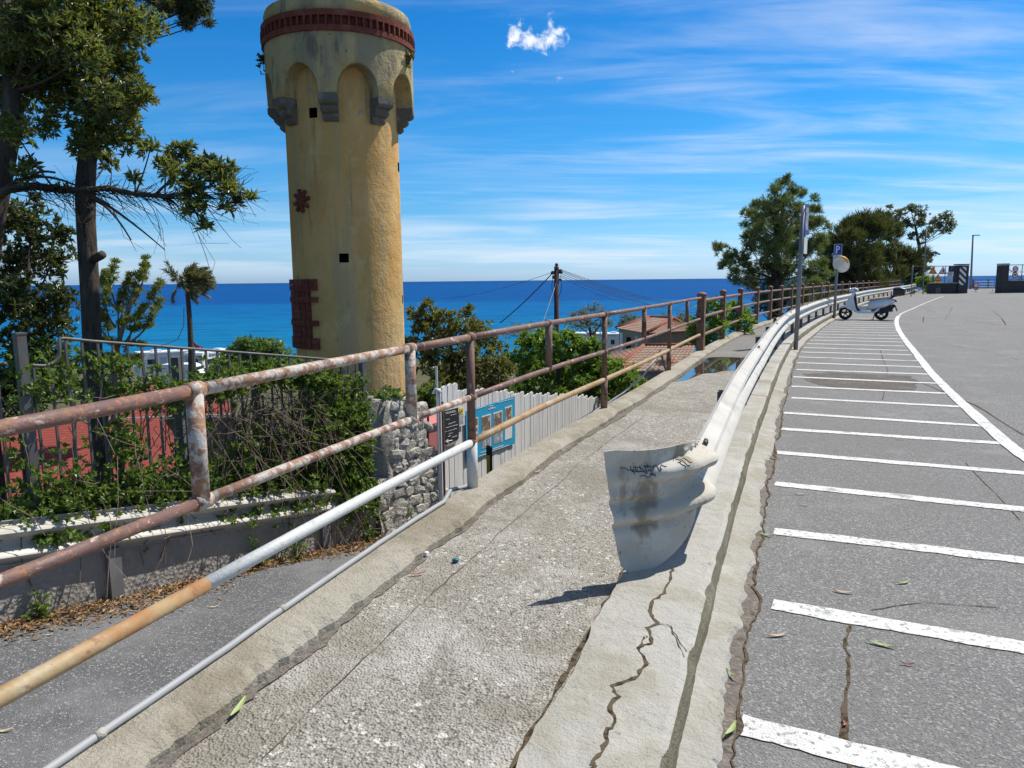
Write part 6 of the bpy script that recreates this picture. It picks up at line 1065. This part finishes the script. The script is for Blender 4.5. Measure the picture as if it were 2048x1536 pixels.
gr_ = thing('gate_parapet', 'dark stone parapet right of the far gateway carrying a mesh fence', 'wall', G(2030, 588)); xe = G(2100, 560)[0]
m = MB(); m.box([(xr1 + xe) / 2, y0_ + .35, .5], (xe - xr1, .5, 1.1)); m.build('parapet', M['dark_stone'], gr_); m = MB(); m.box([(xr1 + xe) / 2, y0_ + .33, 1.09], (xe - xr1, .6, .07)); m.build('coping', M['concd'], gr_); wire(xr1, xe, y0_ + .35, 1.12, zz(530, 2020), gr_)
m = MB(); m.tube([[xr1, y0_ + .35, zz(530, 2020)], [xe, y0_ + .35, zz(529, 2020)]], .03, 6)
for x in np.arange(xr1 + .15, xe, 1.3): m.tube([[x, y0_ + .35, 1.1], [x, y0_ + .35, zz(530, 2020)]], .03, 6)
m.tube([[xr1, y0_ + .35, 2.3], [xr1 + 1.6, y0_ + .35, 1.15]], .03, 6); m.tube([[xr1, y0_ + .35, 1.85], [xe, y0_ + .35, 1.85]], .02, 6); m.build('fence_frame', M['steel_dark'], gr_)
def round_sign(px, py, r_px, d, label, bar):
    c = gd(px, py, d); r = r_px * d / F; m = MB(); m.lathe([(.001, -.012), (r, -.012), (r, .012), (.001, .012)], c, 24, 1); o = m.build('round_sign', M['red'], None, False, c); tag(o, label, 'sign'); m = MB(); m.lathe([(.001, -.018), (r * .70, -.018), (r * .70, -.013), (.001, -.013)], c, 24, 1); f_ = m.build('field', M['white'], o); m = MB()
    if bar == 'a': m.box(c + [-r * .25, -.021, 0], (r * .16, .004, r * .5)); m.box(c + [r * .22, -.021, 0], (r * .3, .004, r * .4))
    if bar == 'b': m.box(c + [0, -.021, -.05 * r], (r * .9, .004, r * .34)); m.box(c + [0, -.021, .2 * r], (r * .5, .004, r * .2))
    if bar: m.build('pictogram', M['black'], f_)
    m = MB(); m.tube([c + [0, .03, -r * 1.1], c + [0, .03, r]], .02, 5); m.build('bracket', M['steel_dark'], o); return o
round_sign(2031, 538, 6, 65.3, 'round red bordered sign, the upper of two on the right gate fence', 'a'); round_sign(2030, 550, 6, 65.3, 'round red bordered sign, the lower of two on the right gate fence', 'b')
bc = gz(1966, 584, 0); bcr = thing('road_barrier', 'low white tubular barrier standing in the far gateway', 'barrier', bc); xa, xb = gz(1945, 584, 0)[0], gz(1993, 584, 0)[0]; yb_ = bc[1]; m = MB()
for z in (.25, .5, .75, 1.0): m.tube([[xa, yb_, z], [xb, yb_, z]], .018, 5)
m.build('rail', M['white'], bcr)
for x in (xa, xb): m = MB(); m.tube([[x, yb_, 0], [x, yb_, 1.05]], .03, 6); m.box([x, yb_, .02], (.08, .5, .04)); m.build('leg', M['white'], bcr)
dB = float(RC[:, 2] @ (bc - EYE)) - .1
round_sign(1952, 570.5, 5.5, dB, 'round no entry style sign with a red ring hung on the white barrier', None); recsign(1952, 578, 9, 3.4, 'photo_g', 'small grey plate under the round sign on the white barrier', dB - .05, 'sign', '')
fr = thing('cliff_railing', 'dark railing along the cliff edge beyond the gateway', 'railing', gz(1960, 577, 0)); m = MB(); yy_ = gz(1960, 577, 0)[1]; xs = np.arange(gz(1890, 577, 0)[0], 74, 1.85)
for x in xs[:60]: q = MB(); q.box([x, yy_, .55], (.12, .12, 1.1)); q.build('post', M['steel_dark'], fr)
for z in (.35, .7, 1.05): m.tube([[xs[0], yy_, z], [xs[-1], yy_, z]], .035, 6)
m.build('rail', M['steel_dark'], fr)
m = MB(); m.box([(xs[0] + xs[-1]) / 2, yy_ + .2, .08], (xs[-1] - xs[0], .5, .16)); struct(m.build('cliff_kerb', M['concd']))
lp = gz(1941, 578, 0); lamp = thing('street_lamp', 'slim grey street lamp with a short flat head beyond the gateway', 'lamp', lp); lt = gy(1945, 471, lp[1]); lx = gy(1946, 471, lp[1])[0]
m = MB(); m.tube([lp, [lx, lp[1], lt[2]]], np.array([.13, .08]), 8); m.build('pole', M['grey_post'], lamp, True); m = MB(); m.box([lx + .35, lp[1], lt[2] + .02], (.8, .25, .10)); m.build('lamp_head', M['grey_post'], lamp)
for (px, pt, pb_, d, r, lb, px2) in ((1822, 530, 593, 56., .035, 'short thin pole at the kerb near the end of the guardrail', 1826), (1846, 452, 588, 64., .05, 'tall thin lamp pole in front of the eucalyptus at the gate', 1853)):
    b = gz(px, pb_, 0); t = gy(px2, pt, b[1]); m = MB(); m.tube([b, t], r * (b[1] / d), 8); tag(m.build('thin_pole', M['grey_post'], None, True, b), lb, 'pole')
